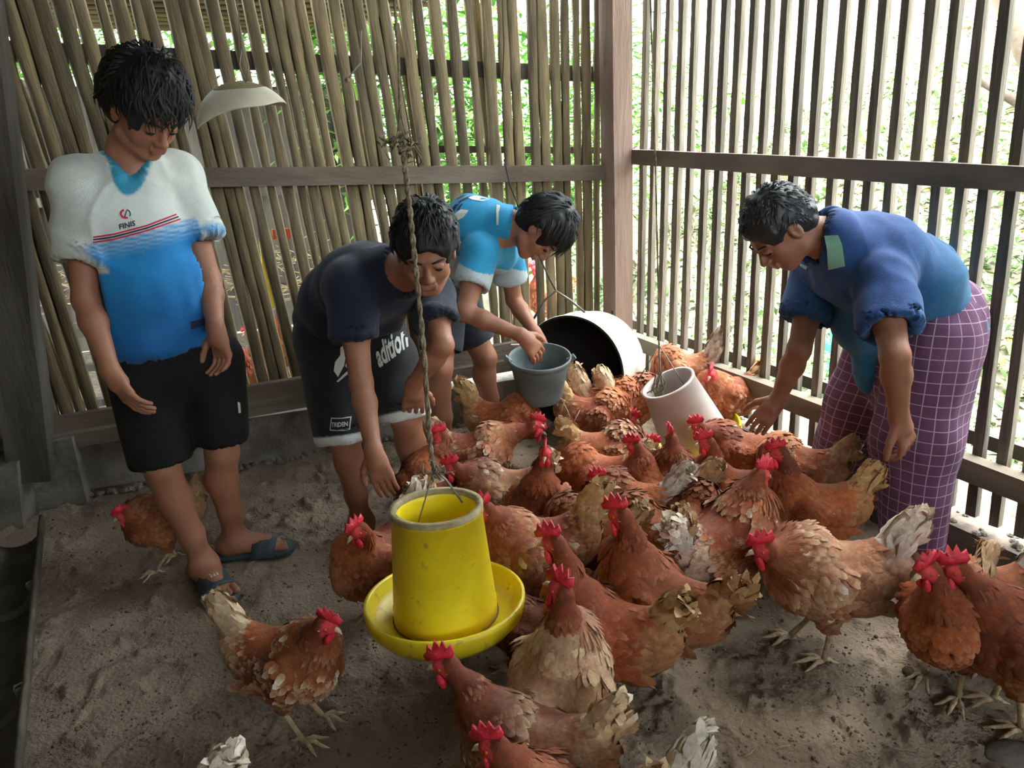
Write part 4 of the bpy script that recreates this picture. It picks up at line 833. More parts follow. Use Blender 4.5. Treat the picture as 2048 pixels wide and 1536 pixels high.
    stick('side_mark', [[(-.004, -.02), (.004, -.018), (.006, .016), (-.002, .02)]], o5, A(1, 0, 0), A(0, 0, 1), vd, s.shorts, 'print_', s.root, .003)
    d = nz(A(fR[0], fR[1], 0)); sd = A(-d[1], d[0], 0); g = A(anR[0], anR[1], 0)
    for k in range(2):
        for i in range(3): stick('strap_letter', [[(-.012+.010*i, -.008+.013*k), (-.006+.010*i, -.008+.013*k), (-.005+.010*i, .001+.013*k), (-.011+.010*i, .002+.013*k)]], g+d*.092+A(0, 0, .06), -sd, d, A(0, 0, 1), s.straps[0], 'print_', s.root, .002)
    return s
# ---- the boy bending in the middle
def boy_bending():
    pel = PY(682, 655, 2.66); nb = PY(800, 545, 2.32); che = PY(738, 570, 2.44)
    shR = PY(700, 575, 2.30); shL = PY(862, 582, 2.44)
    elR = J(722, 765, shR, .28, -1); wrR = J(748, 905, elR, .24, -1); elL = J(884, 690, shL, .25, -1); wrL = J(828, 770, elL, .2, 1)
    anR = FL(722, 1035, .085); anL = FL(838, 1005, .085); hpR = pel+A(-.05, -.06, -.02); hpL = pel+A(.13, .02, -.02)
    knR = PY(688, 880, 2.40); knL = PY(812, 838, 2.42)
    s = Person('p', 'boy in navy shirt and black lettered shorts bending towards the yellow feeder', (pel[0], pel[1], 0), (A(-.95, 1.95, 0), A(.1, 3.0, 1.40)), 2); s.gz = .0
    hc = PY(852, 502, 2.14); s.head(hc, (.12, -.90, -.43), (.02, -.40, .92), 1.04)
    s.limb([nb, hc-s.hu*.06-s.hf*.03], [.058, .052]); rt = nz(shR-shL)
    s.limb([pel, (pel+che)/2+A(0, 0, .03), che, nb], [.095, .09, .10, .06], .05, wide=rt, ratio=1.3); s.limb([shR, nb, shL], [.047, .05, .047], .04)
    for sh, el, wr in ((shR, elR, wrR), (shL, elL, wrL)): s.limb([sh, (sh+el)/2, el, el*.7+wr*.3, wr], [.046, .044, .036, .037, .024], .02)
    s.hand(wrR, PY(775, 985, wrR[1]-.02)-wrR, (-.1, -.9, .3), (.15, .3, .3), 1, 1.0, .04); s.hand(wrL, PY(825, 850, knL[1]-.08)-wrL, (.15, -.95, .3), (.35, .45, .3), -1, 1.0, .2)
    for hp, kn, an, o_ in ((hpR, knR, anR, -1), (hpL, knL, anL, 1)): s.limb([hp, kn, kn*.7+an*.3+A(0, .015, 0), kn*.3+an*.7, an], [.085, .054, .054, .040, .033], .02); s.foot(an, A(.3, -1, 0), 1.0, o_)
    s.finish(.2); s.face(True, 1000, .014, .0, 'hair', .010, .035, 5, 1.0)
    S = SDF(A(-1.05, 2.0, .2), A(.15, 3.0, 1.0), .0065); S.cone(pel+A(.02, 0, .05), pel-A(-.03, 0, .06), .115, .128, .05, wide=rt, ratio=1.3); S.cone(pel+A(.08, -.04, .0), (hpL+knL)/2+A(0, 0, .06), .11, .10, .05)
    for hp, kn in ((hpR, knR), (hpL, knL)):
        d = nz(kn-hp); e = kn+d*.0; S.cone(hp, e, .108, .092, .045, clip=((e, nz(d*.6+A(0, 0, -.6))),))
    for hp, kn, an in ((hpR, knR, anR), (hpL, knL, anL)):
        d = nz(nz(kn-hp)*.6+nz(an-kn)*.4); e = kn; dd_ = nz(nz(kn-hp)*.6+A(0, 0, -.6)); S.cone(kn-dd_*.05, kn+dd_*.2, .074, .074, 0, sub=True, clip=((kn-dd_*.05, -dd_),))
    wh = np.array(s2l(214, 218, 214)); bk = np.array(s2l(24, 25, 30))
    def col(V):
        C = np.tile(bk, (len(V), 1))
        for kn, hp, an in ((knR, hpR, anR), (knL, hpL, anL)):
            dd_ = nz(nz(kn-hp)*.6+A(0, 0, -.6)); m = (np.clip((((V-kn)@dd_)+.030)/.006, 0, 1)*(np.linalg.norm(V-kn, axis=1) < .15))[:, None]; C = C*(1-m)+wh*m
        return C
    sh_ = garment('shorts', S, s.root, col, 'cloth', [(.008, 9, knR-hpR, 0), (.004, 20, knR-hpR, 0)], 13)
    S = SDF(A(-1.1, 1.95, .5), A(.15, 3.0, 1.4), .006); hem = PY(655, 690, 2.60)
    S.cone(pel+A(-.01, 0, .02), (pel+che)/2+A(-.01, 0, .03), .120, .118, .05, wide=rt, ratio=1.25); S.cone((pel+che)/2+A(-.01, 0, .03), che, .118, .120, .06, wide=rt, ratio=1.25); S.cone(che, nb, .115, .074, .05, wide=rt, ratio=1.3); S.cone(shR, shL, .060, .060, .05)
    S.cone((pel+che)/2, (pel+che)/2+A(.08, -.03, -.05), .10, .08, .06)
    for sh, el in ((shR, elR), (shL, elL)): d = nz(el-sh); e_ = sh+d*.165; S.cone(sh, e_, .062, .070, .03, clip=((e_, d),)); S.cone(e_-d*.03, sh+d*.30, .058, .058, 0, sub=True, clip=((e_-d*.03, -d),))
    d = nz(hc-nb); S.cone(nb+d*.03, nb+d*.15, .064, .075, .012, sub=True); S.cut(pel-A(0, 0, .03), nz((.30, 0, -1)))
    garment('navy_shirt', S, s.root, const(s2l(18, 25, 46)), 'cloth', [(.014, 7, (.5, -.2, .6), 1), (.004, 24, (0, 0, 1), 0)], 21)
    # gothic lettering across both thighs
    n_ = A(0, -1, .1); o0 = PY(650, 780, 2.30); ux = A(1, 0, 0); uy = A(0, 0, 1)
    def pp(L_): 
        r_ = []
        for p in L_: w = PY(p[0], p[1], 2.30)-o0; r_.append((float(w@ux), float(w@uy)))
        return r_
    Lt = [[(650, 700), (652, 690), (668, 692), (674, 692), (670, 702), (660, 704)], [(676, 692), (692, 690), (694, 700), (688, 702), (682, 697)], [(672, 702), (668, 712), (668, 750), (660, 770), (650, 758), (650, 742), (658, 730), (656, 716)], [(674, 704), (681, 704), (678, 716), (681, 730), (680, 744), (674, 756), (670, 752), (672, 730), (671, 716)], [(658, 778), (672, 764), (692, 750), (694, 764), (676, 768), (662, 779)]]
    stick('gothic_letter', [pp(p) for p in Lt], o0, ux, uy, n_, sh_, 'print_', s.root, .004)
    o3 = PY(744, 752, 2.30)-o0; ox, oy = float(o3@ux), float(o3@uy); ca, sa = math.cos(.60), math.sin(.60)
    letters('aditional', .070, 0, lambda x, y: (ox+x*.62*ca-y*1.5*.25, oy+x*.62*sa+y*1.5), o0, ux, uy, n_, sh_, 'print_', s.root, .004)
    bx = [((656, 842), (694, 842), (694, 844), (656, 844)), ((656, 863), (696, 863), (696, 865), (656, 865)), ((656, 842), (658, 842), (658, 865), (656, 865)), ((694, 842), (696, 842), (696, 865), (694, 865))]
    stick('label_frame', [pp(p) for p in bx], o0, ux, uy, n_, sh_, 'print_', s.root, .004)
    o4 = PY(659, 858, 2.30)-o0; letters('TRIDEN', .020, 0, lambda x, y: (float(o4@ux)+x*.8, float(o4@uy)+y), o0, ux, uy, n_, sh_, 'print_', s.root, .004)
    return s
# ---- the boy behind, both hands in the bucket
def boy_bucket():
    pel = PY(890, 590, 3.32); che = PY(950, 455, 3.14); nb = PY(1018, 452, 3.06); shR = PY(958, 505, 2.96); shL = PY(1012, 500, 3.22)
    elR = J(930, 625, shR, .26, -1); wrR = J(1045, 672, elR, .24, -1); elL = J(1028, 600, shL, .26, 1); wrL = J(1072, 668, elL, .22, -1)
    hpR = pel+A(.0, -.09, -.02); hpL = pel+A(.03, .09, -.02); knR = PY(880, 735, 3.10); knL = PY(970, 715, 3.40); anR = A(knR[0]+.0, knR[1]+.05, .085); anL = FL(985, 828, .085)
    s = Person('p', 'boy in turquoise jersey stooping with both hands in the grey bucket', (pel[0], pel[1], 0), (A(-.75, 2.7, 0), A(.45, 3.75, 1.38)), 3); s.gz = 0
    hc = PY(1082, 462, 2.99); s.head(hc, (.35, -.25, -.90), (.88, -.10, .32), 1.04)
    s.limb([nb, hc-s.hu*.05-s.hf*.02], [.058, .052]); rt = nz(shR-shL)
    s.limb([pel, (pel+che)/2+A(-.03, 0, .04), che, nb], [.095, .09, .10, .06], .05, wide=rt, ratio=1.3); s.limb([shR, nb-A(.02, 0, .02), shL], [.047, .05, .047], .04)
    for sh, el, wr in ((shR, elR, wrR), (shL, elL, wrL)): s.limb([sh, (sh+el)/2, el, el*.7+wr*.3, wr], [.046, .044, .036, .037, .024], .02)
    s.hand(wrR, PY(1082, 712, wrR[1]+.02)-wrR, (.2, -.8, .6), (.35, .5, .4), -1); s.hand(wrL, PY(1095, 715, wrL[1])-wrL, (.4, -.6, .6), (.3, .5, .4), 1)
    for hp, kn, an, o_ in ((hpR, knR, anR, -1), (hpL, knL, anL, 1)): s.limb([hp, kn, kn*.7+an*.3+A(-.015, .0, 0), kn*.3+an*.7, an], [.085, .056, .056, .041, .033], .02); s.foot(an, A(1, -.3, 0), 1.0, o_)
    s.finish(.05); s.face(True, 900, .018, .04, 'hair', .010, .055, 8, 1.2)
    S = SDF(A(-.8, 2.6, .3), A(.3, 3.8, 1.1), .007); S.cone(pel+A(.02, 0, .06), pel, .11, .125, .05, wide=rt, ratio=1.3)
    for hp, kn in ((hpR, knR), (hpL, knL)): e = hp*.25+kn*.75; d = nz(kn-hp); S.cone(hp, e, .108, .096, .04, clip=((e, d),)); S.cone(e-d*.04, e+d*.2, .080, .080, 0, sub=True, clip=((e-d*.04, -d),))
    garment('dark_shorts', S, s.root, const(s2l(46, 52, 60)), 'cloth', [(.007, 9, (0, 0, 1), 0)], 31)
    S = SDF(A(-.8, 2.6, .6), A(.4, 3.7, 1.4), .0065); m_ = (pel+che)/2+A(-.05, 0, .05)
    S.cone(pel+A(-.01, 0, .06), m_, .115, .115, .05, wide=rt, ratio=1.2); S.cone(m_, che, .115, .120, .05, wide=rt, ratio=1.2); S.cone(che, nb, .112, .074, .05, wide=rt, ratio=1.3); S.cone(shR, shL, .060, .060, .05); S.cone(m_+A(.06, 0, 0), che+A(.10, 0, -.13), .10, .055, .06)
    for sh, el in ((shR, elR), (shL, elL)): d = nz(el-sh); e_ = sh+d*.15; S.cone(sh, e_, .062, .070, .03, clip=((e_, d),)); S.cone(e_-d*.03, sh+d*.30, .058, .058, 0, sub=True, clip=((e_-d*.03, -d),))
    d = nz(hc-nb); S.cone(nb+d*.015, nb+d*.15, .066, .078, .012, sub=True)
    tq = np.array(s2l(36, 150, 196)); wh = np.array(s2l(200, 206, 200)); dk = np.array(s2l(60, 74, 96))
    def col(V):
        C = np.tile(tq, (len(V), 1)); ax_ = nz(nb-pel); t = (V-pel)@ax_; dn = V[:, 2]-(che[2]+(V[:, 0]-che[0])*-.35); m = (dn < -.13) & (t > .2) ; C[m] = wh*.8+tq*.2
        x, y = t, (V-pel)@rt; c = np.zeros(len(V), bool)
        C[c] = wh; g = noise3(V*60, 4) > .25; m2 = (x > .10) & (x < .20) & (V[:, 2] > pel[2]); C[m2 & g] = dk; return C
    j = garment('turquoise_jersey', S, s.root, col, 'cloth', [(.010, 8, (.2, -.2, 1), 1), (.004, 24, (0, 0, 1), 0)], 35)
    o0 = PY(950, 440, 2.95); vd = -nz(o0-O); ux = A(1, 0, 0); uy = nz(np.cross(vd, ux)); ux = np.cross(uy, vd)
    def pp(Lq): return [(float((PY(x, y, 2.95)-o0)@ux), float((PY(x, y, 2.95)-o0)@uy)) for x, y in Lq]
    for q in ([(895, 420), (903, 430), (909, 427), (921, 418), (937, 420), (927, 434), (908, 444), (902, 440)], [(935, 393), (950, 388), (968, 391), (981, 396), (966, 401), (945, 398)], [(986, 386), (1010, 384), (1026, 387), (1019, 392), (1003, 393)], [(996, 398), (1012, 396), (1013, 399), (1003, 405), (998, 425), (997, 450), (993, 450), (993, 422)]):
        stick('white_print', [pp(q)], o0, ux, uy, vd, j, 'print_', s.root, .004)
    for q in ([(902, 418), (910, 405), (925, 396), (940, 389), (937, 394), (922, 402), (913, 412), (906, 424)], [(912, 420), (920, 408), (926, 405), (917, 420)], [(898, 402), (912, 393), (930, 386), (925, 390), (908, 400)]): stick('navy_mark', [pp(q)], o0, ux, uy, vd, j, 'navy_print', s.root, .004)
    return s, wrR, wrL
# ---- the man stooping at the right
def man_stooping():
    pel = PY(1852, 650, 2.36); che = PY(1738, 520, 2.32); nb = PY(1660, 478, 2.28); shL = PY(1762, 560, 2.16); shR = PY(1635, 545, 2.50)
    elL = J(1790, 712, shL, .26, -1); wrL = J(1798, 835, elL, .225, 1); elR = J(1598, 700, shR, .28, -1); wrR = J(1555, 800, elR, .25, 1)
    hpL = pel+A(-.02, -.09, -.02); hpR = pel+A(-.04, .09, -.02); anL = FL(1812, 1098, .085); anR = FL(1668, 968, .085); knL = PY(1835, 880, 2.20); knR = PY(1735, 800, 2.52)
    s = Person('p', 'man in a blue shirt and purple checked sarong stooping at the right wall', (pel[0], pel[1], 0), (A(.55, 1.65, 0), A(1.75, 2.95, 1.45)), 4); s.gz = 0
    hc = PY(1558, 458, 2.28); s.head(hc, (-.62, -.12, -.78), (-.72, -.05, .62), 1.06)
    s.limb([nb, hc-s.hu*.05-s.hf*.03], [.060, .056]); rt = nz(shR-shL)
    s.limb([pel, (pel+che)/2+A(0, 0, .03), che, nb], [.095, .09, .09, .05], .05, wide=rt, ratio=1.15); s.limb([shR, nb-A(0, 0, .02), shL], [.044, .044, .044], .03)
    for sh, el, wr in ((shR, elR, wrR), (shL, elL, wrL)): s.limb([sh, (sh+el)/2, el, el*.7+wr*.3, wr], [.050, .047, .038, .040, .026], .02)
    s.hand(wrL, PY(1812, 880, wrL[1]-.0)-wrL, (.5, -.8, .25), (.45, .6, .5), 1, 1.08); s.hand(wrR, PY(1520, 845, wrR[1])-wrR, (-.3, -.8, .4), (.3, .4, .3), 1, 1.05)
    for hp, kn, an, o_ in ((hpL, knL, anL, 1), (hpR, knR, anR, -1)): s.limb([hp, kn, kn*.7+an*.3, kn*.3+an*.7, an], [.085, .055, .055, .041, .034], .02); s.foot(an, A(-1, -.35, 0), 1.0, o_)
    s.finish(.45); s.face(True, 900, .008, .0, 'hairg', .0, .022, 9, .7)
    # sarong
    S = SDF(A(.75, 1.85, .0), A(1.85, 3.0, 1.0), .0075); S.cone(pel+A(.02, 0, .05), pel-A(0, 0, .05), .115, .130, .05, wide=rt, ratio=1.2)
    S.cone(hpL, knL, .125, .112, .07); S.cone(knL, A(anL[0]+.01, anL[1], .13), .118, .088, .05); S.cone(hpR, knR, .13, .12, .07); S.cone(knR, A(anR[0]+.02, anR[1], .12), .12, .105, .05); S.cone(pel-A(0, 0, .1), (knL+knR)/2+A(.02, 0, .12), .12, .07, .08)
    S.cut(A(0, 0, .07), (0, 0, -1))
    for an in (anL, anR): S.cone(an-A(0, 0, .1), an+A(0, 0, .06), .062, .05, 0, sub=True)
    def col(V):
        legs = [(pel+A(0, 0, .1), pel), (hpL, knL), (knL, A(anL[0], anL[1], .1)), (hpR, knR), (knR, A(anR[0], anR[1], .1))]; best = np.full(len(V), 9.); U = np.zeros(len(V))
        cx = None
        for p0, p1 in legs:
            ba = p1-p0; t = np.clip((V-p0)@ba/(ba@ba), 0, 1); q = V-p0-t[:, None]*ba; dd = np.linalg.norm(q, axis=1); m = dd < best; best[m] = dd[m]; U[m] = (np.arctan2(q[:, 0], -q[:, 1])*.115)[m]
        return np.stack([U+1, V[:, 2], best], 1)
    garment('checked_sarong', S, s.root, lambda V: col(V), 'sarong', [(.022, 6, (0, .1, 1), 0), (.010, 13, (.1, 0, 1), 1), (.004, 26, (0, 0, 1), 0)], 41)
    # shirt
    S = SDF(A(.6, 1.8, .55), A(1.9, 3.0, 1.5), .0065); m_ = (pel+che)/2+A(.02, 0, .03)
    S.cone(pel+A(.03, 0, -.0), m_, .132, .128, .05, wide=rt, ratio=1.2); S.cone(m_, che, .128, .130, .05, wide=rt, ratio=1.2); S.cone(che, nb, .125, .080, .05, wide=rt, ratio=1.3); S.cone(shR, shL, .064, .064, .05)
    S.cone(m_+A(-.02, 0, -.02), PY(1725, 650, 2.36), .11, .07, .08); S.cone(PY(1740, 640, 2.36), PY(1745, 760, 2.38), .075, .035, .06)
    for sh, el in ((shL, elL), (shR, elR)): d = nz(el-sh); e_ = sh+d*.165; S.cone(sh, e_, .068, .078, .03, clip=((e_, d),)); S.cone(e_-d*.03, sh+d*.30, .066, .066, 0, sub=True, clip=((e_-d*.03, -d),))
    d = nz(hc-nb); S.cone(nb+d*.02, nb+d*.16, .070, .082, .012, sub=True)
    bl = np.array(s2l(34, 72, 128)); tl = np.array(s2l(28, 112, 150)); gr_ = np.array(s2l(120, 168, 152)); ax_ = nz(nb-pel); Ln = np.linalg.norm(nb-pel)
    def col(V):
        k = np.clip(1-((V-pel)@ax_)/(Ln*.8), 0, 1)[:, None]; n = noise3(V*70, 3)[:, None]; return (bl*(1-k)+tl*k)*(1+.12*n)
    sh_ = garment('blue_shirt', S, s.root, col, 'cloth', [(.012, 6, (.6, 0, .5), 1), (.006, 12, (-.2, 0, 1), 1), (.004, 26, (0, 0, 1), 0)], 45)
    # light collar flaps lying open on the shirt
    o0 = PY(1655, 480, 2.2); vd = -nz(o0-O); ux = A(1, 0, 0); uy = nz(np.cross(vd, ux)); ux = np.cross(uy, vd); M['mint'] = mat('mint_cotton', s2l(132, 186, 164), .85)
    def pp(Lq): return [(float((PY(x, y, 2.2)-o0)@ux), float((PY(x, y, 2.2)-o0)@uy)) for x, y in Lq]
    k_ = stick('collar_flap', [pp([(1632, 428), (1652, 422), (1668, 450), (1684, 490), (1690, 532), (1656, 541), (1654, 500), (1646, 460)])], o0, ux, uy, vd, sh_, 'mint', s.root, .008); k_['label'] = 'pale green shirt collar'; k_ = stick('collar_flap', [pp([(1592, 520), (1606, 512), (1614, 530), (1608, 545), (1594, 538)])], o0, ux, uy, vd, sh_, 'mint', s.root, .008); k_['label'] = 'pale green shirt collar'
    return s
def sarong_mat():
    m = mat('checked_cotton', s2l(112, 72, 104), .85, s2l(88, 54, 84), 6, .25, 260); N = m.node_tree.nodes; L_ = m.node_tree.links; b = N['Principled BSDF']; src = b.inputs['Base Color'].links[0].from_socket
    tc = N.new('ShaderNodeVertexColor'); tc.layer_name = 'Col'; sp = N.new('ShaderNodeSeparateXYZ'); L_.new(tc.outputs[0], sp.inputs[0]); outs = []   # weave lines run round and down each leg
    for sck in (sp.outputs[1], sp.outputs[0]):
        p = N.new('ShaderNodeMath'); p.operation = 'PINGPONG'; p.inputs[1].default_value = .018; L_.new(sck, p.inputs[0]); g = N.new('ShaderNodeMath'); g.operation = 'LESS_THAN'; g.inputs[1].default_value = .0014; L_.new(p.outputs[0], g.inputs[0]); outs.append(g)
    mx = N.new('ShaderNodeMath'); mx.operation = 'MAXIMUM'; L_.new(outs[0].outputs[0], mx.inputs[0]); L_.new(outs[1].outputs[0], mx.inputs[1])
    ml = N.new('ShaderNodeMath'); ml.operation = 'MULTIPLY'; ml.inputs[1].default_value = .55; L_.new(mx.outputs[0], ml.inputs[0])
    c = N.new('ShaderNodeMix'); c.data_type = 'RGBA'; L_.new(ml.outputs[0], c.inputs[0]); L_.new(src, c.inputs[6]); c.inputs[7].default_value = (*s2l(208, 188, 206), 1); L_.new(c.outputs[2], b.inputs['Base Color']); return m
M['sarong'] = sarong_mat()
boy_standing(); boy_bending(); _, bwR, bwL = boy_bucket(); man_stooping()
# ---------------------------------------------------------------- yellow hanging feeder
def tilt_ax(a, b): return nz(A(*a)-A(*b))
fc = near(893, 1235, FL(893, 1235, .24)); Yf = fc[1]; kf = float((fc-O)@_f)
axf = nz(PY(868, 1000, Yf+.0)-PY(893, 1235, Yf)+A(0, .03, 0)); r_pan = 160*kf/F
fd = tag(empty('hanging_feeder', (fc[0], fc[1], fc[2])), 'yellow plastic hanging poultry feeder with round pan, front of the flock', 'feeder')
R_ = r_pan
MB().lathe(fc, [(0, -.012), (R_*.55, -.014), (R_*.86, -.006), (R_*.97, .022), (R_*1.0, .050), (R_*1.0, .062), (R_*.965, .066), (R_*.94, .060), (R_*.93, .040), (R_*.82, .016), (R_*.5, .004), (R_*.2, .012), (0, .02)], 72, axf).build('pan', M['yellow'], fd, True)
rb = 103*kf/F; rt_ = 93*(kf-.08)/F*.98; hc_ = .318
MB().lathe(fc, [(rb*.93, .012), (rb*1.0, .014), (rb*1.0, .050), (rb*.985, .056), (rt_, hc_-.02), (rt_*1.03, hc_-.018), (rt_*1.03, hc_), (rt_*.90, hc_), (rt_*.88, hc_-.03), (rb*.93, .05), (rb*.93, .012)], 72, axf).build('hopper', M['yellow'], fd, True)
MB().lathe(fc, [(rt_*1.032, hc_-.012), (rt_*1.034, hc_+.002), (rt_*.895, hc_+.002), (rt_*.89, hc_-.012)], 72, axf).build('worn_rim', M['rim'], fd, True)
MB().lathe(fc, [(0, .05), (rb*.92, .052)], 40, axf).build('feed_inside', M['feed'], fd, True)
MB().lathe(fc, [(rb*.98, .012), (R_*.66, .014), (R_*.60, .008)], 48, axf).build('feed_ring', M['feed'], fd, True)
top = fc+axf*hc_; hook = near(868, 940, top+axf*.10); p1 = near(832, 1060, top-axf*.02); p2 = near(925, 1005, top-axf*.0)
MB().tube([hook, hook*.5+p1*.5, p1], .0022, 6).build('wire', M['wire'], fd, True)
MB().tube([hook, hook*.55+p2*.45+A(0, 0, .012), p2], .0028, 6).build('wire', M['wire'], fd, True)
b = MB(); a0 = near(868, 1215, fc+_f*-rb); b.tube([a0+A(0, 0, .02), a0+A(0, -.01, -.01), a0+A(0, -.012, -.05)], .003, 6); b.build('tie_pin', M['rim'], fd, True)
# rope that carries it, with the tangle half way
rp = tag(empty('rope', hook), 'twisted fibre rope hanging from the roof down to the yellow feeder', 'rope'); Yr = hook[1]; b = MB(); P = [hook]
for x, y in ((862, 905), (856, 830), (848, 700), (838, 600), (828, 500), (820, 420), (813, 360), (806, 300)): P.append(PY(x, y, Yr))
def twist(b, P, r, mt=None):
    Q = []; 
    for i in range(len(P)-1):
        for k in range(10): Q.append(P[i]+(P[i+1]-P[i])*k/10)
    Q.append(P[-1])
    for ph in (0, 3.14): b.tube([q+(_R*math.cos(i*.9+ph)+_f*math.sin(i*.9+ph))*r*.55 for i, q in enumerate(Q)], r*.72, 6)
twist(b, P, .0055); b.build('strand', M['rope'], rp, True)
b = MB(); random.seed(4); kn = PY(803, 288, Yr)
for i in range(26):
    p = kn+A(*[random.gauss(0, .009) for _ in range(3)])+A(random.uniform(-.028, .03), 0, 0); Q = [p]
    for k in range(4): p = p+A(*[random.gauss(0, .008) for _ in range(3)]); Q.append(p)
    b.tube(Q, random.choice([.0014, .002, .003]), 5)
b.build('tangle', M['rope'], rp, True)
MB().tube([PY(796, 275, Yr), PY(800, 215, Yr), PY(797, 120, Yr), PY(788, -20, Yr), PY(782, -200, Yr)], .0035, 6).build('upper_cord', M['rope'], rp, True)
MB().tube([PY(812, 270, Yr), PY(803, 235, Yr), PY(799, 200, Yr)], .002, 5).build('upper_cord', M['rope'], rp, True)
b = MB()
for i in range(14):
    p = hook+A(*[random.gauss(0, .008) for _ in range(3)]); Q = [p]
    for k in range(3): p = p+A(*[random.gauss(0, .009) for _ in range(3)]); Q.append(p)
    b.tube(Q, .0025, 5)
b.build('knot', M['rope'], rp, True)
# torn cream lamp shade hanging by the standing boy
sc_ = PY(495, 232, 2.45); sh = tag(empty('plastic_dome', sc_), 'torn cream plastic dome shade hanging near the standing boy', 'shade')
V = []; Fc = []; n = 40; m = 14; ax_ = nz(A(.16, -.22, 1)); u = nz(np.cross(ax_, A(0, 1, 0))); w = np.cross(ax_, u)
def shade(side):
    b = MB(); V = []; Fc = []
    for layer, t_ in ((0, 0), (1, .004)):
        for i in range(n+1):
            a = 2*math.pi*i/n; edge = .120+.018*math.sin(a*2+.6)+.010*math.sin(a*3+1)+.035*math.cos(a)
            for j in range(m+1):
                k = j/m; k0, k1 = (0, .42) if side == 0 else (.42, 1.0); kk = k0+(k1-k0)*k; th = kk*1.25*edge/.135; r_ = .150-t_
                V.append(sc_+u*math.cos(a)*r_*math.sin(th)*(1+.05*math.sin(a*2))+w*math.sin(a)*r_*math.sin(th)*.85+ax_*(r_*math.cos(th)*.95-.04))
    q = (n+1)*(m+1)
    for i in range(n):
        for j in range(m): c = i*(m+1)+j; Fc += [(c, c+1, c+m+2, c+m+1), (q+c+m+1, q+c+m+2, q+c+1, q+c)]
        c = i*(m+1)+m; Fc.append((c, q+c, q+c+m+1, c+m+1))
    b.add(V, Fc); return b
shade(0).build('dirty_crown', M['dirtcream'], sh, True); shade(1).build('rim', M['cream'], sh, True)
q = sc_+ax_*.10; MB().tube([q, q+A(-.012, 0, .05), q+A(.0, 0, .10)], .0018, 5).tube([q, q+A(.015, 0, .05), q+A(0, 0, .10)], .0018, 5).tube([q+A(0, 0, .10), q+A(0, .1, .9)], .0018, 5).build('wire', M['wire'], sh, True)
wq = PY(700, 158, 3.0); wr_ = tag(empty('loose_wire', wq), 'short loose wire with a knot hanging before the back slats', 'wire'); MB().tube([PY(692, 165, 3.0), PY(705, 145, 3.0), PY(722, 125, 3.02), PY(722, 60, 3.02)], .003, 5).build('wire_strand', M['wire'], wr_, True); MB().lathe(PY(694, 160, 3.0), [(0, .012), (.010, .004), (.009, -.006), (0, -.010)], 8).build('knot', M['rope'], wr_, True)
# ---------------------------------------------------------------- drum lying at the corner
dm = near(1155, 735, (C0+A(-.46, -.62, .33))); dr = tag(empty('drum', (dm[0], dm[1], 0)), 'big pale drum lying on its side in the corner, black inside, wire bail', 'drum')
axd = nz(A(-.50, -.86, .10)); rD = .272; dm = A(dm[0], dm[1], rD+.01)
dm = near(1140, 745, dm+A(0, 0, 0.02))
MB().lathe(dm, [(rD*1.02, 0.0), (rD*1.03, -.012), (rD*1.0, -.02), (rD*1.02, -.16), (rD*1.03, -.17), (rD*1.0, -.19), (rD*.97, -.31), (rD*.9, -.34), (0, -.34)], 56, axd).build('shell', M['drum'], dr, True)
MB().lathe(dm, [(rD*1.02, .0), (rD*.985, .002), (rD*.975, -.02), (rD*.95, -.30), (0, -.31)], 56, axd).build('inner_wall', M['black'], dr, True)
tp = dm+A(0, 0, rD*1.0); hb = near(1112, 582, tp+A(-.1, 0, .1)); MB().tube([near(1066, 640, dm+A(-.25, 0, .15)), near(1090, 600, tp), hb, near(1140, 600, tp), near(1170, 625, tp)], .006, 6).build('bail', M['wire'], dr, True)
cd = tag(empty('cord', near(1100, 530, tp)), 'dark cord running from the back wall down to the drum', 'cord'); MB().tube([WB(1008, 318, -.03), WB(1020, 370, -.06), near(1068, 490, tp), near(1100, 560, tp), hb], .004, 6).build('strand', M['cord'], cd, True)
cd = tag(empty('cord', WB(998, 210, -.02)), 'thin black cord hanging down the back slats above the stooping boys', 'cord'); MB().tube([WB(1004, -20, -.02), WB(1008, 90, -.02), WB(1004, 200, -.02), WB(1010, 310, -.025)], .003, 6).build('strand', M['cord'], cd, True)
# bucket
bt = PY(1079, 712, (bwR[1]+bwL[1])/2+.03); rB = 63*float((bt-O)@_f)/F; bk = tag(empty('bucket', bt-A(0, 0, .2)), 'grey rubber bucket held before the drum by the stooping boy', 'bucket'); axb = nz(A(-.02, -.16, 1))
MB().lathe(bt, [(0, -.205), (rB*.66, -.205), (rB*.70, -.20), (rB*.93, -.035), (rB*.95, -.022), (rB*1.0, -.02), (rB*1.02, -.006), (rB*1.0, .0), (rB*.96, -.001), (rB*.94, -.02), (rB*.66, -.195), (0, -.195)], 48, axb).build('bucket_body', M['bucket'], bk, True)
MB().lathe(bt, [(0, -.12), (rB*.78, -.125)], 30, axb).build('feed', M['feed'], bk, True)
for q in (1, -1): p = bt+A(q*rB*1.0, 0, -.012); MB().beam(p-A(q*.012, 0, .012), p+A(q*.016, 0, .01), .03, .02).build('handle_lug', M['bucket'], bk)
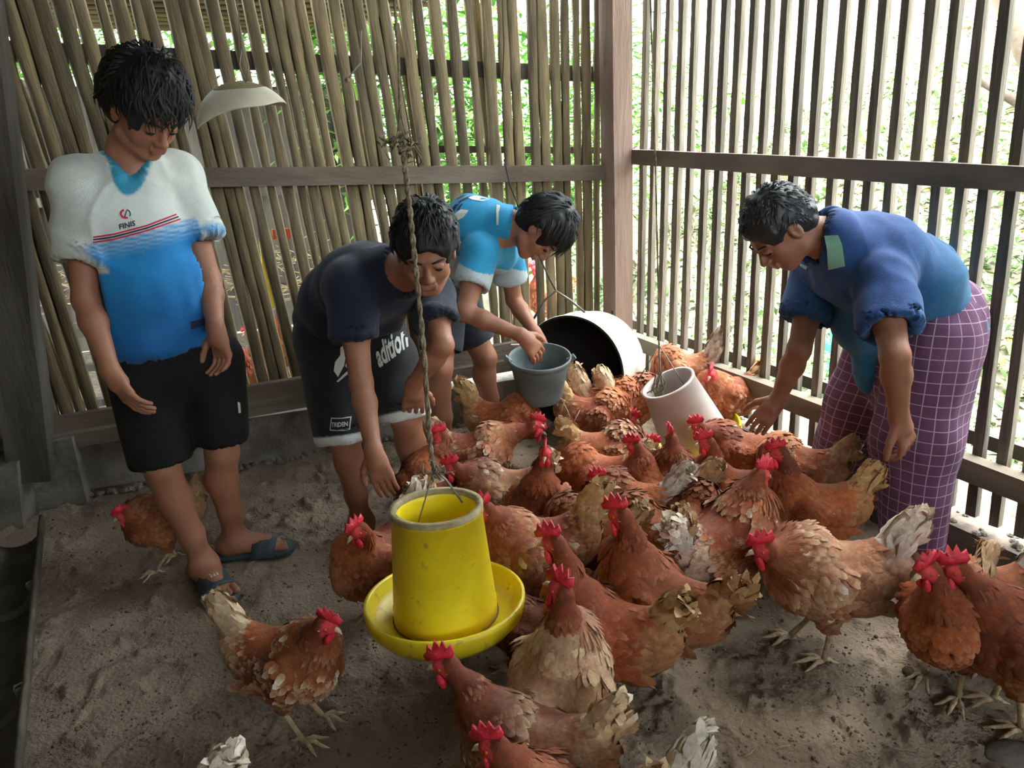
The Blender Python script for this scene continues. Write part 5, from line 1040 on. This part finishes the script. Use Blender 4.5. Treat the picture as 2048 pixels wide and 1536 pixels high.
# ---------------------------------------------------------------- second feeder, white
wc = near(1395, 885, FL(1395, 900, .10)); kw_ = float((wc-O)@_f); wf_ = tag(empty('leaning_feeder', (wc[0], wc[1], 0)), 'white tube feeder with yellow pan leaning among the hens by the right wall', 'feeder')
axw = nz(near(1335, 765, wc+A(-.09, -.02, .30))-wc); r1 = 52*kw_/F; r0 = 70*kw_/F; L_ = np.linalg.norm(near(1335, 765, wc+A(-.09, -.02, .30))-wc)
MB().lathe(wc, [(r0*.96, -.01), (r0, .0), (r0*.97, .03), (r1, L_-.01), (r1*1.04, L_-.008), (r1*1.04, L_), (r1*.93, L_), (r1*.92, L_-.03), (r0*.9, .0)], 48, axw).build('tube', M['white'], wf_, True)
MB().lathe(wc, [(0, -.03), (r0*.9, -.032), (r0*1.22, -.018), (r0*1.33, .012), (r0*1.35, .03), (r0*1.30, .034), (r0*1.27, .016), (r0*1.1, -.004), (0, -.012)], 48, axw).build('pan', M['yellow'], wf_, True)
MB().lathe(wc, [(0, .0), (r0*1.22, .006)], 40, axw).build('feed', mat('maize_feed', s2l(226, 170, 40), .9, s2l(190, 130, 30), 80, 1, 200), wf_, True)
tp = wc+axw*L_; hk = near(1318, 690, tp+A(0, 0, .14)); MB().tube([near(1272, 768, tp), hk, near(1372, 775, tp)], .003, 6).tube([hk, near(1320, 740, tp), near(1312, 770, tp)], .004, 6).build('wire', M['wire'], wf_, True)
b = MB()
for i in range(12):
    p = near(1318, 750, tp)+A(*[random.gauss(0, .008) for _ in range(3)]); b.tube([p, p+A(random.gauss(0, .02), random.gauss(0, .02), -.05), p+A(random.gauss(0, .03), random.gauss(0, .02), -.09)], .003, 5)
b.build('rope_end', M['rope'], wf_, True)
rp2 = tag(empty('rope', hk), 'pale rope hanging from above down to the white feeder', 'rope'); b = MB(); twist(b, [hk, PY(1316, 560, hk[1]), PY(1311, 330, hk[1]), PY(1304, 100, hk[1]), PY(1298, -100, hk[1])], .003); b.build('strand', M['rope'], rp2, True)
# white drinker bit, plastic scrap behind the hens
dk = near(874, 905, FL(874, 915, .12)); o = tag(empty('drinker', (dk[0], dk[1], 0)), 'small milky plastic drinker bottle behind the yellow feeder hook', 'drinker')
MB().lathe(A(dk[0], dk[1], .02), [(0, 0), (.05, 0), (.052, .02), (.045, .14), (.03, .165), (0, .17)], 28).build('bottle', M['cream'], o, True); MB().lathe(A(dk[0], dk[1], .0), [(0, .008), (.085, .008), (.09, .035), (.082, .035), (.078, .014), (0, .014)], 28).build('tray', M['comb'], o, True)
cl = FL(975, 818, .02); o = tag(empty('plastic_clip', cl), 'small white plastic bracket lying at the foot of the back wall', 'bracket'); cl = near(1003, 758, C0+DB*.8-NB*.1+A(0, 0, .2))
MB().beam(cl-A(.03, 0, 0), cl+A(.03, 0, 0), .02, .01).beam(cl-A(.03, 0, 0), cl+A(-.03, 0, .04), .01, .01).beam(cl+A(.03, 0, -.02), cl+A(.03, 0, .01), .012, .012).build('bracket', M['white'], o); o.location = (cl[0], cl[1], cl[2])
# straws, clods, feathers and stones on the floor
def scatter(name, n, f, mt, label, cat, seed):
    random.seed(seed); b = MB(); k = 0
    while k < n:
        x, y = random.uniform(60, 2040), random.uniform(850, 1535)
        p = FL(x, y); s1 = float((p-C0)@NR); s2 = float((p-C0)@NB)
        if s1 > -.12 or s2 > -.10: continue
        f(b, p, x, y); k += 1
    o = b.build(name, M[mt], None, True); return tag(o, label, cat, kind='stuff')
def fz(p): return float(floor_h(np.array([[p[0], p[1], 0.]]))[0])
def clod(b, p, x, y):
    q = noise3(np.array([[p[0]*1.7, p[1]*1.7, 0.]]), 3)[0]
    for i in range(random.choice([1, 1, 2, 5]) if q > -.2 else 1):
        c = p+A(random.gauss(0, .012), random.gauss(0, .012), 0); r_ = random.uniform(.0015, .004)*random.choice([1, 1, 1, 1.8]); c[2] = fz(c)
        b.lathe(c, [(0, r_*.9), (r_*.8, r_*.5), (r_, -r_*.2), (0, -r_*.5)], 5, (random.uniform(-.6, .6), random.uniform(-.6, .6), 1))
scatter('soil_clods', 1700, clod, 'clod', 'small dark clods and droppings strewn over the earth floor', 'clods', 3)
def strw(b, p, x, y):
    a = random.uniform(0, 6.28); l_ = random.uniform(.012, .05); p = A(p[0], p[1], fz(p)+.004); c = A(math.cos(a), math.sin(a), 0); b.tube([p, p+c*l_*.5+A(0, 0, .003), p+c*l_+A(-c[1], c[0], 0)*l_*random.uniform(-.3, .3)], .0011, 4)
scatter('straw_bits', 150, strw, 'straw', 'short bits of straw lying on the earth floor', 'straw', 5)
for x, y, r_, lab in ((1815, 1352, .016, 'single round dark dropping on the open floor at the right'),):
    p = FL(x, y); p[2] = fz(p)+r_*.4; o = tag(empty('dung_lump', p), lab, 'lump'); MB().lathe(p, [(0, r_), (r_*.7, r_*.75), (r_*1.05, 0), (r_*.8, -r_*.6), (0, -r_)], 10).build('lump', M['clod'], o, True)
p = FL(2010, 1505); o = tag(empty('stone', p), 'smooth grey stone half sunk in the floor at the bottom right corner', 'stone')
S = SDF(p-.12, p+.12, .006); S.ell(p+A(.02, -.01, .0), (.075, .05, .022), None, 0); V, Q = S.nets(); V = V+S.vnormals(V)*(noise3(V*30)*.004)[:, None]; me = bpy.data.meshes.new('stone_body'); fastmesh(me, V, Q); me.shade_smooth(); link('stone_body', me, o, M['concrete'])
st = tag(empty('straw_wisp', FL(1130, 870)), 'wisp of pale straw stuck among the hens below the bucket', 'straw'); b = MB(); c = near(1150, 845, FL(1150, 860, .2))
for a_, bb in (((1100, 790), (1135, 805)), ((1130, 800), (1118, 835)), ((1125, 800), (1150, 862)), ((1135, 802), (1180, 805)), ((1160, 820), (1140, 862)), ((1118, 830), (1128, 858))):
    b.tube([near(*a_, c), (near(*a_, c)+near(*bb, c))/2+A(0, -.01, .01), near(*bb, c)], .002, 4)
b.build('stalks', M['straw'], st, True)
b = MB(); c = near(1360, 900, FL(1350, 960, .33)); st = tag(empty('straw_wisp', c), 'pale straw lying over the dark hen seen from behind', 'straw')
for bb in ((1352, 930), (1360, 950), (1375, 945), (1388, 940), (1345, 960), (1370, 925)): b.tube([near(1362, 905, c), (near(1362, 905, c)+near(*bb, c))/2+A(.01, -.01, .01), near(*bb, c)], .0018, 4)
b.build('stalks', M['straw'], st, True)
